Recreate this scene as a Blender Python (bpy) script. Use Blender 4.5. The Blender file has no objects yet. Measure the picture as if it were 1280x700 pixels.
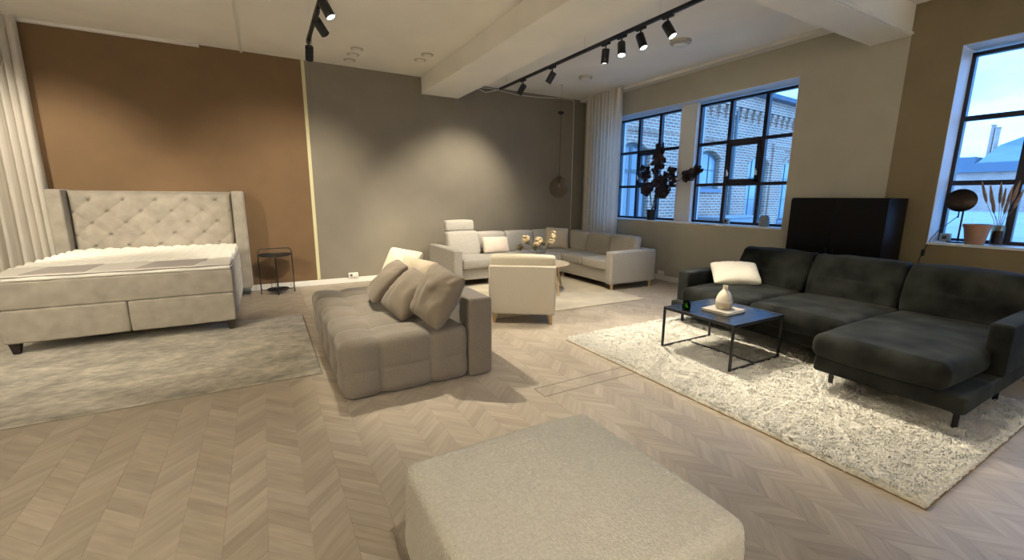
import bpy, bmesh, math, random
import numpy as np
from mathutils import Vector, Matrix, Euler

random.seed(7)
rng = np.random.default_rng(7)
SC = bpy.context.scene
COL = SC.collection
PI = math.pi

# ------------------------------------------------------------------ camera
HC, YAW, PITCH, ROLL, FPX = 1.40, 0.51779, 0.18812, 0.00652, 541.0
_f = Vector((math.sin(YAW) * math.cos(PITCH), math.cos(YAW) * math.cos(PITCH), -math.sin(PITCH)))
_r0 = Vector((math.cos(YAW), -math.sin(YAW), 0))
_u0 = _r0.cross(_f)
_r = _r0 * math.cos(ROLL) + _u0 * math.sin(ROLL)
_u = -_r0 * math.sin(ROLL) + _u0 * math.cos(ROLL)
cd = bpy.data.cameras.new('camera')
cd.sensor_fit = 'HORIZONTAL'
cd.sensor_width = 36.0
cd.lens = FPX * 36.0 / 1280.0
cd.clip_start = 0.02
cd.clip_end = 400
cam = bpy.data.objects.new('camera', cd)
COL.objects.link(cam)
cam.matrix_world = Matrix(((_r.x, _u.x, -_f.x, 0), (_r.y, _u.y, -_f.y, 0), (_r.z, _u.z, -_f.z, HC), (0, 0, 0, 1)))
SC.camera = cam

# ------------------------------------------------------------------ world, exposure
SC.view_settings.view_transform = 'Standard'
SC.view_settings.look = 'None'
SC.view_settings.gamma = 1.0
SC.view_settings.use_curve_mapping = False
SC.view_settings.exposure = 0.56
SKY_STRENGTH = 4.3
LAMP = 1.25                      # common factor on every spotlight
WARM = (1.0, 0.89, 0.705)

w = bpy.data.worlds.new('sky')
SC.world = w
w.use_nodes = True
nt = w.node_tree
nt.nodes.clear()
_o = nt.nodes.new('ShaderNodeOutputWorld')
_b = nt.nodes.new('ShaderNodeBackground')
_tc = nt.nodes.new('ShaderNodeTexCoord')
_mp = nt.nodes.new('ShaderNodeMapping')
_mp.inputs['Scale'].default_value = (2.2, 2.2, 6.0)
_n = nt.nodes.new('ShaderNodeTexNoise')
_n.inputs['Scale'].default_value = 1.6
_n.inputs['Detail'].default_value = 6
_n.inputs['Roughness'].default_value = 0.55
_cr = nt.nodes.new('ShaderNodeValToRGB')
_cr.color_ramp.elements[0].position = 0.36
_cr.color_ramp.elements[0].color = (0.080, 0.305, 0.76, 1)
_cr.color_ramp.elements[1].position = 0.66
_cr.color_ramp.elements[1].color = (0.175, 0.385, 0.80, 1)
nt.links.new(_tc.outputs['Generated'], _mp.inputs['Vector'])
nt.links.new(_mp.outputs['Vector'], _n.inputs['Vector'])
nt.links.new(_n.outputs['Fac'], _cr.inputs['Fac'])
nt.links.new(_cr.outputs['Color'], _b.inputs['Color'])
_b.inputs['Strength'].default_value = SKY_STRENGTH
nt.links.new(_b.outputs['Background'], _o.inputs['Surface'])

# ------------------------------------------------------------------ materials
MATS = {}

def new_mat(name):
    m = bpy.data.materials.new(name)
    m.use_nodes = True
    MATS[name] = m
    t = m.node_tree
    return m, t, t.nodes['Principled BSDF']

def mat(name, col, rough=0.6, metal=0.0, var=None, bump=None, sheen=0.0, spec=0.5, aniso=None, var2=None, sheen_tint=None, trans=0.0, ior=1.45, coat=0.0):
    """var = (scale, amount[, detail]); bump = (scale, strength, distance); aniso stretches the pattern"""
    m, t, p = new_mat(name)
    L = t.links.new
    p.inputs['Base Color'].default_value = (*col, 1)
    p.inputs['Roughness'].default_value = rough
    p.inputs['Metallic'].default_value = metal
    p.inputs['Specular IOR Level'].default_value = spec
    p.inputs['Transmission Weight'].default_value = trans
    p.inputs['IOR'].default_value = ior
    p.inputs['Coat Weight'].default_value = coat
    if sheen:
        p.inputs['Sheen Weight'].default_value = sheen
        p.inputs['Sheen Roughness'].default_value = 0.4
        p.inputs['Sheen Tint'].default_value = (*(sheen_tint or (1, 1, 1)), 1)
    vec = None
    if var or bump or var2:
        tc = t.nodes.new('ShaderNodeTexCoord')
        vec = tc.outputs['Object']
        if aniso:
            mp = t.nodes.new('ShaderNodeMapping')
            mp.inputs['Scale'].default_value = aniso
            L(vec, mp.inputs['Vector'])
            vec = mp.outputs['Vector']
    src = None
    for v in (var, var2):
        if not v:
            continue
        n = t.nodes.new('ShaderNodeTexNoise')
        n.inputs['Scale'].default_value = v[0]
        n.inputs['Detail'].default_value = v[2] if len(v) > 2 else 3
        L(vec, n.inputs['Vector'])
        mr = t.nodes.new('ShaderNodeMapRange')
        mr.inputs['From Min'].default_value = 0.3
        mr.inputs['From Max'].default_value = 0.7
        mr.inputs['To Min'].default_value = 1 - v[1]
        mr.inputs['To Max'].default_value = 1 + v[1]
        L(n.outputs['Fac'], mr.inputs['Value'])
        mx = t.nodes.new('ShaderNodeMix')
        mx.data_type = 'RGBA'
        mx.blend_type = 'MULTIPLY'
        mx.inputs['Factor'].default_value = 1.0
        if src is None:
            mx.inputs['A'].default_value = (*col, 1)
        else:
            L(src, mx.inputs['A'])
        L(mr.outputs['Result'], mx.inputs['B'])
        src = mx.outputs['Result']
    if src is not None:
        L(src, p.inputs['Base Color'])
    if bump:
        n = t.nodes.new('ShaderNodeTexNoise')
        n.inputs['Scale'].default_value = bump[0]
        n.inputs['Detail'].default_value = 2
        L(vec, n.inputs['Vector'])
        b = t.nodes.new('ShaderNodeBump')
        b.inputs['Strength'].default_value = bump[1]
        b.inputs['Distance'].default_value = bump[2]
        L(n.outputs['Fac'], b.inputs['Height'])
        L(b.outputs['Normal'], p.inputs['Normal'])
    return m

mat('wall_brown', (0.165, 0.098, 0.045), 0.75, var=(3, 0.06), bump=(160, 0.15, 0.002))
mat('wall_taupe', (0.205, 0.18, 0.137), 0.75, var=(3, 0.05), bump=(160, 0.15, 0.002))
mat('wall_greige', (0.41, 0.39, 0.32), 0.75, var=(3, 0.04), bump=(160, 0.15, 0.002))
mat('wall_olive', (0.22, 0.175, 0.10), 0.75, var=(3, 0.05), bump=(160, 0.15, 0.002))
mat('ceiling_white', (0.86, 0.835, 0.77), 0.85, var=(2, 0.03), bump=(90, 0.1, 0.002))
mat('white_paint', (0.74, 0.72, 0.67), 0.45)
mat('white_plastic', (0.78, 0.76, 0.70), 0.35)
mat('valve_beige', (0.50, 0.46, 0.38), 0.4)
mat('reveal_white', (0.64, 0.66, 0.67), 0.5)
mat('sill_white', (0.66, 0.70, 0.74), 0.3)
mat('tape_yellow', (0.62, 0.58, 0.34), 0.6)
mat('window_black', (0.012, 0.013, 0.022), 0.35)
mat('bed_velvet', (0.275, 0.245, 0.20), 0.75, var=(9, 0.14, 4), bump=(400, 0.3, 0.001), sheen=0.25)
mat('topper_white', (0.78, 0.75, 0.67), 0.8, bump=(300, 0.2, 0.001), sheen=0.1)
mat('topper_grey', (0.60, 0.56, 0.50), 0.8, bump=(300, 0.2, 0.001))
mat('topper_patch', (0.38, 0.34, 0.31), 0.8)
mat('zip_dark', (0.16, 0.14, 0.12), 0.7)
mat('dark_wood', (0.020, 0.013, 0.010), 0.4, var=(20, 0.3), aniso=(1, 1, 0.15))
mat('black_metal', (0.012, 0.012, 0.013), 0.42)
mat('black_satin', (0.008, 0.008, 0.010), 0.26, spec=1.0)
mat('black_lacquer', (0.004, 0.004, 0.005), 0.38, spec=0.18)
mat('rug_silver', (0.35, 0.32, 0.255), 0.55, var=(3.2, 0.38, 5), var2=(16, 0.30, 4), bump=(240, 0.3, 0.003), sheen=0.3, aniso=(0.9, 1.5, 1))
mat('rug_edge', (0.20, 0.175, 0.13), 0.8)
mat('taupe_chenille', (0.185, 0.158, 0.125), 0.85, var=(140, 0.12), var2=(5, 0.05), bump=(260, 0.45, 0.002), sheen=0.3)
mat('taupe_velour', (0.185, 0.152, 0.112), 0.8, var=(7, 0.10, 4), bump=(300, 0.2, 0.001), sheen=0.2)
mat('cream_fabric', (0.66, 0.60, 0.46), 0.85, var=(120, 0.08), bump=(220, 0.3, 0.002), sheen=0.15)
mat('sand_fabric', (0.48, 0.41, 0.30), 0.85, var=(120, 0.08), bump=(220, 0.3, 0.002), sheen=0.15)
mat('armchair_fabric', (0.46, 0.415, 0.34), 0.9, var=(160, 0.07), bump=(300, 0.3, 0.001), sheen=0.1)
mat('armchair_cushion', (0.48, 0.435, 0.335), 0.9, var=(160, 0.07), bump=(300, 0.3, 0.001), sheen=0.1)
mat('linen_grey', (0.37, 0.345, 0.30), 0.9, var=(130, 0.16), var2=(26, 0.06), bump=(260, 0.4, 0.001), sheen=0.1, aniso=(1.0, 1.0, 1.9))
mat('pillow_pink', (0.60, 0.51, 0.415), 0.85, var=(150, 0.05), bump=(260, 0.3, 0.001))
mat('pillow_sand', (0.42, 0.36, 0.275), 0.85, var=(150, 0.08), bump=(260, 0.3, 0.001))
mat('oak', (0.50, 0.34, 0.18), 0.5, var=(14, 0.16, 4), aniso=(1, 1, 0.12))
mat('oak_pale', (0.62, 0.50, 0.34), 0.45, var=(10, 0.10, 4), aniso=(1, 0.15, 1))
mat('rug_cream', (0.56, 0.49, 0.36), 0.7, var=(3.5, 0.16, 5), bump=(260, 0.35, 0.003), sheen=0.3)
mat('velvet_green', (0.0165, 0.018, 0.0155), 0.85, var=(4.5, 0.75, 5), bump=(420, 0.2, 0.001), sheen=0.06, spec=0.12, sheen_tint=(0.72, 0.78, 0.70))
mat('white_cotton', (0.76, 0.72, 0.62), 0.85, bump=(240, 0.3, 0.001))
mat('wool_shag', (0.75, 0.725, 0.65), 0.95, var=(45, 0.12, 4), bump=(100, 0.9, 0.012), sheen=0.2)
mat('rug_backing', (0.30, 0.20, 0.10), 0.9)
mat('boucle', (0.60, 0.575, 0.50), 0.95, var=(90, 0.09, 2), bump=(120, 1.0, 0.010), sheen=0.15)
mat('stoneware', (0.62, 0.57, 0.46), 0.35)
mat('clay_raw', (0.42, 0.36, 0.27), 0.75, bump=(120, 0.2, 0.001))
mat('book_cover', (0.33, 0.30, 0.245), 0.6)
mat('terracotta', (0.38, 0.215, 0.14), 0.8, var=(9, 0.1))
mat('pot_black', (0.012, 0.012, 0.014), 0.5)
mat('leaf_plum', (0.022, 0.012, 0.018), 0.6, var=(6, 0.4))
mat('stem_brown', (0.05, 0.035, 0.025), 0.7)
mat('dried_cream', (0.62, 0.50, 0.30), 0.9, var=(40, 0.2))
mat('dried_olive', (0.17, 0.145, 0.085), 0.9, var=(40, 0.3))
mat('pampas', (0.32, 0.22, 0.16), 0.95, var=(40, 0.2))
mat('jar_grey', (0.26, 0.28, 0.25), 0.5)
mat('lamp_bronze', (0.020, 0.013, 0.010), 0.28, metal=0.6, var=(5, 0.6))
mat('candle_wax', (0.75, 0.68, 0.35), 0.5)
mat('slate', (0.10, 0.12, 0.16), 0.6, var=(2, 0.2))
mat('far_roof', (0.26, 0.29, 0.32), 0.7, var=(0.6, 0.1))
mat('far_eave', (0.17, 0.20, 0.24), 0.7)
mat('asphalt', (0.42, 0.38, 0.34), 0.8, var=(0.4, 0.12, 5))
mat('shed_render', (0.34, 0.36, 0.38), 0.7, var=(1.5, 0.1))
mat('out_frame', (0.16, 0.17, 0.16), 0.5)
mat('out_sill', (0.22, 0.25, 0.30), 0.7)

def glass_mat(name, col, rough=0.02, tint=1.0, refl=0.06):
    m, t, p = new_mat(name)
    t.nodes.remove(p)
    out = t.nodes['Material Output']
    tr = t.nodes.new('ShaderNodeBsdfTransparent')
    tr.inputs['Color'].default_value = (*[c * tint for c in col], 1)
    gl = t.nodes.new('ShaderNodeBsdfGlossy')
    gl.inputs['Roughness'].default_value = rough
    lw_ = t.nodes.new('ShaderNodeLayerWeight')
    lw_.inputs['Blend'].default_value = 0.5
    pw = t.nodes.new('ShaderNodeMath'); pw.operation = 'POWER'; pw.inputs[1].default_value = 4.0
    ma = t.nodes.new('ShaderNodeMath'); ma.operation = 'MULTIPLY_ADD'; ma.inputs[1].default_value = 0.7; ma.inputs[2].default_value = refl * 0.5
    t.links.new(lw_.outputs['Facing'], pw.inputs[0]); t.links.new(pw.outputs[0], ma.inputs[0])
    mx = t.nodes.new('ShaderNodeMixShader')
    t.links.new(ma.outputs[0], mx.inputs['Fac'])
    t.links.new(tr.outputs['BSDF'], mx.inputs[1])
    t.links.new(gl.outputs['BSDF'], mx.inputs[2])
    t.links.new(mx.outputs['Shader'], out.inputs['Surface'])
    return m
glass_mat('pane_glass', (0.94, 0.97, 1.0))
glass_mat('clear_glass', (0.90, 0.92, 0.92))
glass_mat('smoked_glass', (0.78, 0.70, 0.60))
glass_mat('green_glass', (0.10, 0.26, 0.03))
mat('out_glass', (0.34, 0.40, 0.42), 0.12, spec=0.8, var=(0.7, 0.3))

def emit_mat(name, col, s):
    m, t, p = new_mat(name)
    p.inputs['Base Color'].default_value = (0, 0, 0, 1)
    p.inputs['Emission Color'].default_value = (*col, 1)
    p.inputs['Emission Strength'].default_value = s
emit_mat('lamp_lens', (1.0, 0.90, 0.78), 14.0)
emit_mat('flame', (1.0, 0.85, 0.25), 3.0)

def sheer_mat():
    m, t, p = new_mat('sheer')
    t.nodes.remove(p)
    out = t.nodes['Material Output']
    d = t.nodes.new('ShaderNodeBsdfDiffuse')
    tl = t.nodes.new('ShaderNodeBsdfTranslucent')
    tr = t.nodes.new('ShaderNodeBsdfTransparent')
    for n, c in ((d, (0.80, 0.76, 0.68)), (tl, (0.74, 0.70, 0.62))):
        n.inputs['Color'].default_value = (*c, 1)
    tc = t.nodes.new('ShaderNodeTexCoord')
    mp = t.nodes.new('ShaderNodeMapping')
    mp.inputs['Scale'].default_value = (60, 60, 1.2)
    ns = t.nodes.new('ShaderNodeTexNoise')
    ns.inputs['Scale'].default_value = 1.0
    ns.inputs['Detail'].default_value = 3
    mr = t.nodes.new('ShaderNodeMapRange')
    mr.inputs['To Min'].default_value = 0.02
    mr.inputs['To Max'].default_value = 0.30
    a = t.nodes.new('ShaderNodeMixShader')
    a.inputs['Fac'].default_value = 0.38
    b = t.nodes.new('ShaderNodeMixShader')
    L = t.links.new
    L(tc.outputs['Object'], mp.inputs['Vector']); L(mp.outputs['Vector'], ns.inputs['Vector'])
    L(ns.outputs['Fac'], mr.inputs['Value']); L(mr.outputs['Result'], b.inputs['Fac'])
    L(d.outputs['BSDF'], a.inputs[1]); L(tl.outputs['BSDF'], a.inputs[2])
    L(a.outputs['Shader'], b.inputs[1]); L(tr.outputs['BSDF'], b.inputs[2])
    L(b.outputs['Shader'], out.inputs['Surface'])
sheer_mat()

def plank_mat():
    m, t, p = new_mat('plank_oak')
    L = t.links.new
    N = t.nodes.new
    uv = N('ShaderNodeUVMap'); uv.uv_map = 'uv'
    gi = N('ShaderNodeNewGeometry')
    oi = N('ShaderNodeObjectInfo')
    ad = N('ShaderNodeMath'); ad.operation = 'ADD'
    L(gi.outputs['Random Per Island'], ad.inputs[0]); L(oi.outputs['Random'], ad.inputs[1])
    frc = N('ShaderNodeMath'); frc.operation = 'FRACT'; L(ad.outputs[0], frc.inputs[0])
    m50 = N('ShaderNodeMath'); m50.operation = 'MULTIPLY'; m50.inputs[1].default_value = 57.0; L(frc.outputs[0], m50.inputs[0])
    cx = N('ShaderNodeCombineXYZ'); L(m50.outputs[0], cx.inputs[0]); L(m50.outputs[0], cx.inputs[1])
    va = N('ShaderNodeVectorMath'); va.operation = 'ADD'
    L(uv.outputs['UV'], va.inputs[0]); L(cx.outputs[0], va.inputs[1])
    mp = N('ShaderNodeMapping'); mp.inputs['Scale'].default_value = (4.0, 34.0, 1.0); L(va.outputs[0], mp.inputs['Vector'])
    ns = N('ShaderNodeTexNoise'); ns.inputs['Scale'].default_value = 1.0; ns.inputs['Detail'].default_value = 4; L(mp.outputs[0], ns.inputs['Vector'])
    r1 = N('ShaderNodeValToRGB')
    r1.color_ramp.elements[0].position = 0.0; r1.color_ramp.elements[0].color = (0.330, 0.280, 0.214, 1)
    r1.color_ramp.elements[1].position = 1.0; r1.color_ramp.elements[1].color = (0.408, 0.350, 0.277, 1)
    L(frc.outputs[0], r1.inputs['Fac'])
    mr = N('ShaderNodeMapRange'); mr.inputs['From Min'].default_value = 0.3; mr.inputs['From Max'].default_value = 0.7
    mr.inputs['To Min'].default_value = 0.88; mr.inputs['To Max'].default_value = 1.12
    L(ns.outputs['Fac'], mr.inputs['Value'])
    mx = N('ShaderNodeMix'); mx.data_type = 'RGBA'; mx.blend_type = 'MULTIPLY'; mx.inputs['Factor'].default_value = 1
    L(r1.outputs['Color'], mx.inputs['A']); L(mr.outputs['Result'], mx.inputs['B'])
    L(mx.outputs['Result'], p.inputs['Base Color'])
    p.inputs['Roughness'].default_value = 0.42
    p.inputs['Specular IOR Level'].default_value = 0.45
    b = N('ShaderNodeBump'); b.inputs['Strength'].default_value = 0.12; b.inputs['Distance'].default_value = 0.001
    L(ns.outputs['Fac'], b.inputs['Height']); L(b.outputs['Normal'], p.inputs['Normal'])
plank_mat()
mat('floor_joint', (0.32, 0.27, 0.20), 0.7)

def brick_mat(name, c1, c2, mortar, scale=1.0):
    m, t, p = new_mat(name)
    L = t.links.new
    tc = t.nodes.new('ShaderNodeTexCoord')
    sp = t.nodes.new('ShaderNodeSeparateXYZ'); L(tc.outputs['Object'], sp.inputs[0])
    ad = t.nodes.new('ShaderNodeMath'); ad.operation = 'ADD'
    L(sp.outputs['X'], ad.inputs[0]); L(sp.outputs['Y'], ad.inputs[1])
    cb = t.nodes.new('ShaderNodeCombineXYZ'); L(ad.outputs[0], cb.inputs[0]); L(sp.outputs['Z'], cb.inputs[1])
    br = t.nodes.new('ShaderNodeTexBrick')
    br.inputs['Scale'].default_value = 1.0
    br.inputs['Brick Width'].default_value = 0.25 * scale
    br.inputs['Row Height'].default_value = 0.085 * scale
    br.inputs['Mortar Size'].default_value = 0.012 * scale
    br.inputs['Color1'].default_value = (*c1, 1); br.inputs['Color2'].default_value = (*c2, 1)
    br.inputs['Mortar'].default_value = (*mortar, 1)
    L(cb.outputs[0], br.inputs['Vector'])
    ns = t.nodes.new('ShaderNodeTexNoise'); ns.inputs['Scale'].default_value = 1.3; ns.inputs['Detail'].default_value = 4
    L(tc.outputs['Object'], ns.inputs['Vector'])
    mr = t.nodes.new('ShaderNodeMapRange'); mr.inputs['To Min'].default_value = 0.7; mr.inputs['To Max'].default_value = 1.35
    L(ns.outputs['Fac'], mr.inputs['Value'])
    mx = t.nodes.new('ShaderNodeMix'); mx.data_type = 'RGBA'; mx.blend_type = 'MULTIPLY'; mx.inputs['Factor'].default_value = 1
    L(br.outputs['Color'], mx.inputs['A']); L(mr.outputs['Result'], mx.inputs['B'])
    L(mx.outputs['Result'], p.inputs['Base Color'])
    p.inputs['Roughness'].default_value = 0.85
brick_mat('brick', (0.50, 0.24, 0.15), (0.34, 0.19, 0.13), (0.72, 0.58, 0.44))
brick_mat('brick_far', (0.60, 0.36, 0.27), (0.52, 0.31, 0.24), (0.62, 0.44, 0.34), 2.0)

# ------------------------------------------------------------------ mesh helpers
def vnoise(x, y, seed=0):
    """smooth value noise on arrays"""
    xi = np.floor(x).astype(np.int64); yi = np.floor(y).astype(np.int64)
    fx = x - xi; fy = y - yi
    fx = fx * fx * (3 - 2 * fx); fy = fy * fy * (3 - 2 * fy)
    def h(a, b):
        n = (a * 374761393 + b * 668265263 + seed * 974711) & 0x7fffffff
        n = ((n ^ (n >> 13)) * 1274126177) & 0x7fffffff
        return ((n ^ (n >> 16)) & 0xffff) / 65535.0
    a, b, c, d = h(xi, yi), h(xi + 1, yi), h(xi, yi + 1), h(xi + 1, yi + 1)
    return (a * (1 - fx) + b * fx) * (1 - fy) + (c * (1 - fx) + d * fx) * fy

class G:
    """collects geometry for ONE mesh"""
    def __init__(s):
        s.v = []; s.f = []
    def add(s, verts, faces, mtx=None):
        o = len(s.v)
        if mtx is not None:
            verts = [tuple(mtx @ Vector(q)) for q in verts]
        s.v.extend([tuple(map(float, q)) for q in verts])
        s.f.extend([tuple(i + o for i in f) for f in faces])
        return s
    def box(s, x0, x1, y0, y1, z0, z1, mtx=None):
        v = [(x0, y0, z0), (x1, y0, z0), (x1, y1, z0), (x0, y1, z0), (x0, y0, z1), (x1, y0, z1), (x1, y1, z1), (x0, y1, z1)]
        return s.add(v, [(0, 3, 2, 1), (4, 5, 6, 7), (0, 1, 5, 4), (1, 2, 6, 5), (2, 3, 7, 6), (3, 0, 4, 7)], mtx)
    def prism(s, poly, z0, z1, mtx=None):
        n = len(poly)
        v = [(x, y, z0) for x, y in poly] + [(x, y, z1) for x, y in poly]
        f = [tuple(range(n - 1, -1, -1)), tuple(range(n, 2 * n))] + [(i, (i + 1) % n, (i + 1) % n + n, i + n) for i in range(n)]
        return s.add(v, f, mtx)
    def prism_xz(s, poly, y0, y1):
        n = len(poly)
        v = [(x, y0, z) for x, z in poly] + [(x, y1, z) for x, z in poly]
        f = [tuple(range(n)), tuple(range(2 * n - 1, n - 1, -1))] + [(i, i + n, (i + 1) % n + n, (i + 1) % n) for i in range(n)]
        return s.add(v, f)
    def taper(s, cx, cy, z0, z1, r0, r1, n=4, dx=0, dy=0, rot=PI / 4):
        """tapered leg: radius r0 at the foot, r1 on top; the foot is shifted by dx, dy"""
        v = []
        for z, r, ox, oy in ((z0, r0, dx, dy), (z1, r1, 0, 0)):
            for i in range(n):
                a = rot + 2 * PI * i / n
                v.append((cx + ox + r * math.cos(a), cy + oy + r * math.sin(a), z))
        f = [tuple(range(n - 1, -1, -1)), tuple(range(n, 2 * n))] + [(i, (i + 1) % n, (i + 1) % n + n, i + n) for i in range(n)]
        return s.add(v, f)
    def tube(s, pts, r, n=8, closed=False, cap=True):
        pts = [Vector(p) for p in pts]
        rings = []
        m = len(pts)
        prev = None
        for i, p in enumerate(pts):
            if closed:
                d = pts[(i + 1) % m] - pts[i - 1]
            else:
                d = pts[min(i + 1, m - 1)] - pts[max(i - 1, 0)]
            d.normalize()
            if prev is None:
                a = Vector((0, 0, 1)) if abs(d.z) < 0.9 else Vector((1, 0, 0))
                prev = d.cross(a).normalized()
            e1 = (prev - d * prev.dot(d)).normalized()
            prev = e1
            e2 = d.cross(e1)
            rr = r[i] if isinstance(r, (list, tuple)) else r
            rings.append([p + e1 * rr * math.cos(2 * PI * k / n) + e2 * rr * math.sin(2 * PI * k / n) for k in range(n)])
        v = [q for R in rings for q in R]
        f = []
        for i in range(m if closed else m - 1):
            j = (i + 1) % m
            for k in range(n):
                f.append((i * n + k, i * n + (k + 1) % n, j * n + (k + 1) % n, j * n + k))
        if cap and not closed:
            f.append(tuple(range(n - 1, -1, -1)))
            f.append(tuple(range((m - 1) * n, m * n)))
        return s.add(v, f)
    def lathe(s, prof, n=32, c=(0, 0, 0), mtx=None):
        v = []; f = []
        m = len(prof)
        for r, z in prof:
            for k in range(n):
                a = 2 * PI * k / n
                v.append((c[0] + max(r, 1e-5) * math.cos(a), c[1] + max(r, 1e-5) * math.sin(a), c[2] + z))
        for i in range(m - 1):
            for k in range(n):
                f.append((i * n + k, i * n + (k + 1) % n, (i + 1) * n + (k + 1) % n, (i + 1) * n + k))
        if prof[0][0] > 1e-4:
            f.append(tuple(range(n - 1, -1, -1)))
        if prof[-1][0] > 1e-4:
            f.append(tuple(range((m - 1) * n, m * n)))
        return s.add(v, f, mtx)
    def grid(s, X, Y, Z, flip=False, wrap=False):
        nu, nv = X.shape
        v = list(zip(X.ravel(), Y.ravel(), Z.ravel()))
        f = []
        for i in range(nu - 1):
            for j in range(nv - 1):
                q = (i * nv + j, (i + 1) * nv + j, (i + 1) * nv + j + 1, i * nv + j + 1)
                f.append(q[::-1] if flip else q)
        return s.add(v, f)
    def rbox(s, x0, x1, y0, y1, z0, z1, r, seg=(6, 6, 4), puff=0.0, fn=None, k=3, mtx=None):
        """rounded box with optional puffiness and deformation fn(P, N, C, H) -> P (numpy)"""
        C = np.array([(x0 + x1) / 2, (y0 + y1) / 2, (z0 + z1) / 2])
        H = np.array([(x1 - x0) / 2, (y1 - y0) / 2, (z1 - z0) / 2])
        r = min(r, H.min() * 0.98)
        ax = []
        for h, n in zip(H, seg):
            mid = list(np.linspace(-(h - r), h - r, max(n, 1) + 1))
            arc = [(h - r) + r * math.tan(i * PI / 4 / k) for i in range(1, k + 1)]
            ax.append([-a for a in arc[::-1]] + mid + arc)
        n = [len(a) for a in ax]
        idx = {}; P = []; F = []
        def vid(i, j, l):
            key = (i, j, l)
            if key not in idx:
                idx[key] = len(P); P.append((ax[0][i], ax[1][j], ax[2][l]))
            return idx[key]
        for l, fl in ((0, True), (n[2] - 1, False)):
            for i in range(n[0] - 1):
                for j in range(n[1] - 1):
                    q = (vid(i, j, l), vid(i + 1, j, l), vid(i + 1, j + 1, l), vid(i, j + 1, l))
                    F.append(q[::-1] if fl else q)
        for j, fl in ((0, False), (n[1] - 1, True)):
            for i in range(n[0] - 1):
                for l in range(n[2] - 1):
                    q = (vid(i, j, l), vid(i + 1, j, l), vid(i + 1, j, l + 1), vid(i, j, l + 1))
                    F.append(q[::-1] if fl else q)
        for i, fl in ((0, True), (n[0] - 1, False)):
            for j in range(n[1] - 1):
                for l in range(n[2] - 1):
                    q = (vid(i, j, l), vid(i, j + 1, l), vid(i, j + 1, l + 1), vid(i, j, l + 1))
                    F.append(q[::-1] if fl else q)
        P = np.array(P)
        inner = np.clip(P, -(H - r), H - r)
        d = P - inner
        N = d / np.maximum(np.linalg.norm(d, axis=1, keepdims=True), 1e-9)
        Q = inner + N * r
        if puff:
            u = np.clip(np.abs(Q) / H, 0, 1)
            wgt = np.prod(1 - (u ** 2) * (1 - np.abs(N)), axis=1)
            Q = Q + N * (puff * wgt)[:, None]
        if fn is not None:
            Q = fn(Q, N, C, H)
        return s.add((Q + C).tolist(), F, mtx)
    def build(s, name, m, parent=None, smooth=40, bevel=None, world=False, link=True):
        me = bpy.data.meshes.new(name)
        v = s.v
        if world and parent is not None:
            o = parent.location
            v = [(a - o.x, b - o.y, c - o.z) for a, b, c in v]
        me.from_pydata(v, [], s.f)
        me.update()
        me.materials.append(MATS[m])
        if smooth is not None:
            me.polygons.foreach_set('use_smooth', [True] * len(me.polygons))
            if not bevel and smooth < 180:
                me.set_sharp_from_angle(angle=math.radians(smooth))
        ob = bpy.data.objects.new(name, me)
        COL.objects.link(ob)
        if parent is not None:
            ob.parent = parent
        if bevel:
            b = ob.modifiers.new('bevel', 'BEVEL')
            b.width = bevel; b.segments = 3; b.limit_method = 'ANGLE'; b.harden_normals = True
        return ob

def thing(name, label, cat, loc=(0, 0, 0), rotz=0.0, group=None):
    o = bpy.data.objects.new(name, None)
    COL.objects.link(o)
    o.empty_display_size = 0.1
    o.location = loc
    o.rotation_euler = (0, 0, rotz)
    return tag(o, label, cat, group)

def tag(o, label, cat, group=None):
    o['label'] = label; o['category'] = cat
    if group:
        o['group'] = group
    return o

def struct(o):
    o['kind'] = 'structure'
    return o

def copy_tree(o, parent=None):
    c = o.copy()
    COL.objects.link(c)
    c.parent = parent
    for ch in list(o.children):
        copy_tree(ch, c)
    return c

# ------------------------------------------------------------------ room shell
XW, YB, ZC = 5.98, 7.46, 3.36
XL, YF = -5.2, -4.0
FRAME_X = 6.25

# floor: slab + chevron planks
g = G(); g.box(XL, XW + 0.3, YF, YB + 0.2, -0.12, -0.0045)
floor = struct(g.build('floor', 'floor_joint', smooth=None))
CW, DY = 0.16, 0.0905

def plank_mesh(sgn):
    """one 45 degree parallelogram strip, local origin in its middle"""
    e = 0.0004
    hw, hd = CW / 2 - e, DY / 2 - e * 1.2
    sl = sgn * hw
    top = [(-hw, -hd - sl), (hw, -hd + sl), (hw, hd + sl), (-hw, hd - sl)]
    v = [(x, y, -0.006) for x, y in top] + [(x, y, 0.0) for x, y in top]
    f = [(4, 5, 6, 7), (0, 1, 5, 4), (1, 2, 6, 5), (2, 3, 7, 6), (3, 0, 4, 7)]
    uvf = []
    for q in f:
        for i in q:
            x, y, _ = v[i]
            yy = y - sgn * x
            uvf.append((x * 1.414, yy * 0.707))
    return v, f, uvf

def plank_data(name, parts):
    me = bpy.data.meshes.new(name)
    V, F, U = [], [], []
    for (v, f, uvf), (cx, cy) in parts:
        o = len(V)
        V.extend([(a + cx, b + cy, c) for a, b, c in v]); F.extend([tuple(i + o for i in q) for q in f]); U.extend(uvf)
    me.from_pydata(V, [], F)
    uvl = me.uv_layers.new(name='uv')
    uvl.data.foreach_set('uv', [c for q in U for c in q])
    me.materials.append(MATS['plank_oak'])
    me.update()
    return me

def project(x, y, z):
    d = Vector((x, y, z - HC))
    t = d.dot(_f)
    if t < 0.05:
        return None
    return 640 + FPX * d.dot(_r) / t, 350 - FPX * d.dot(_u) / t

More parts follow.
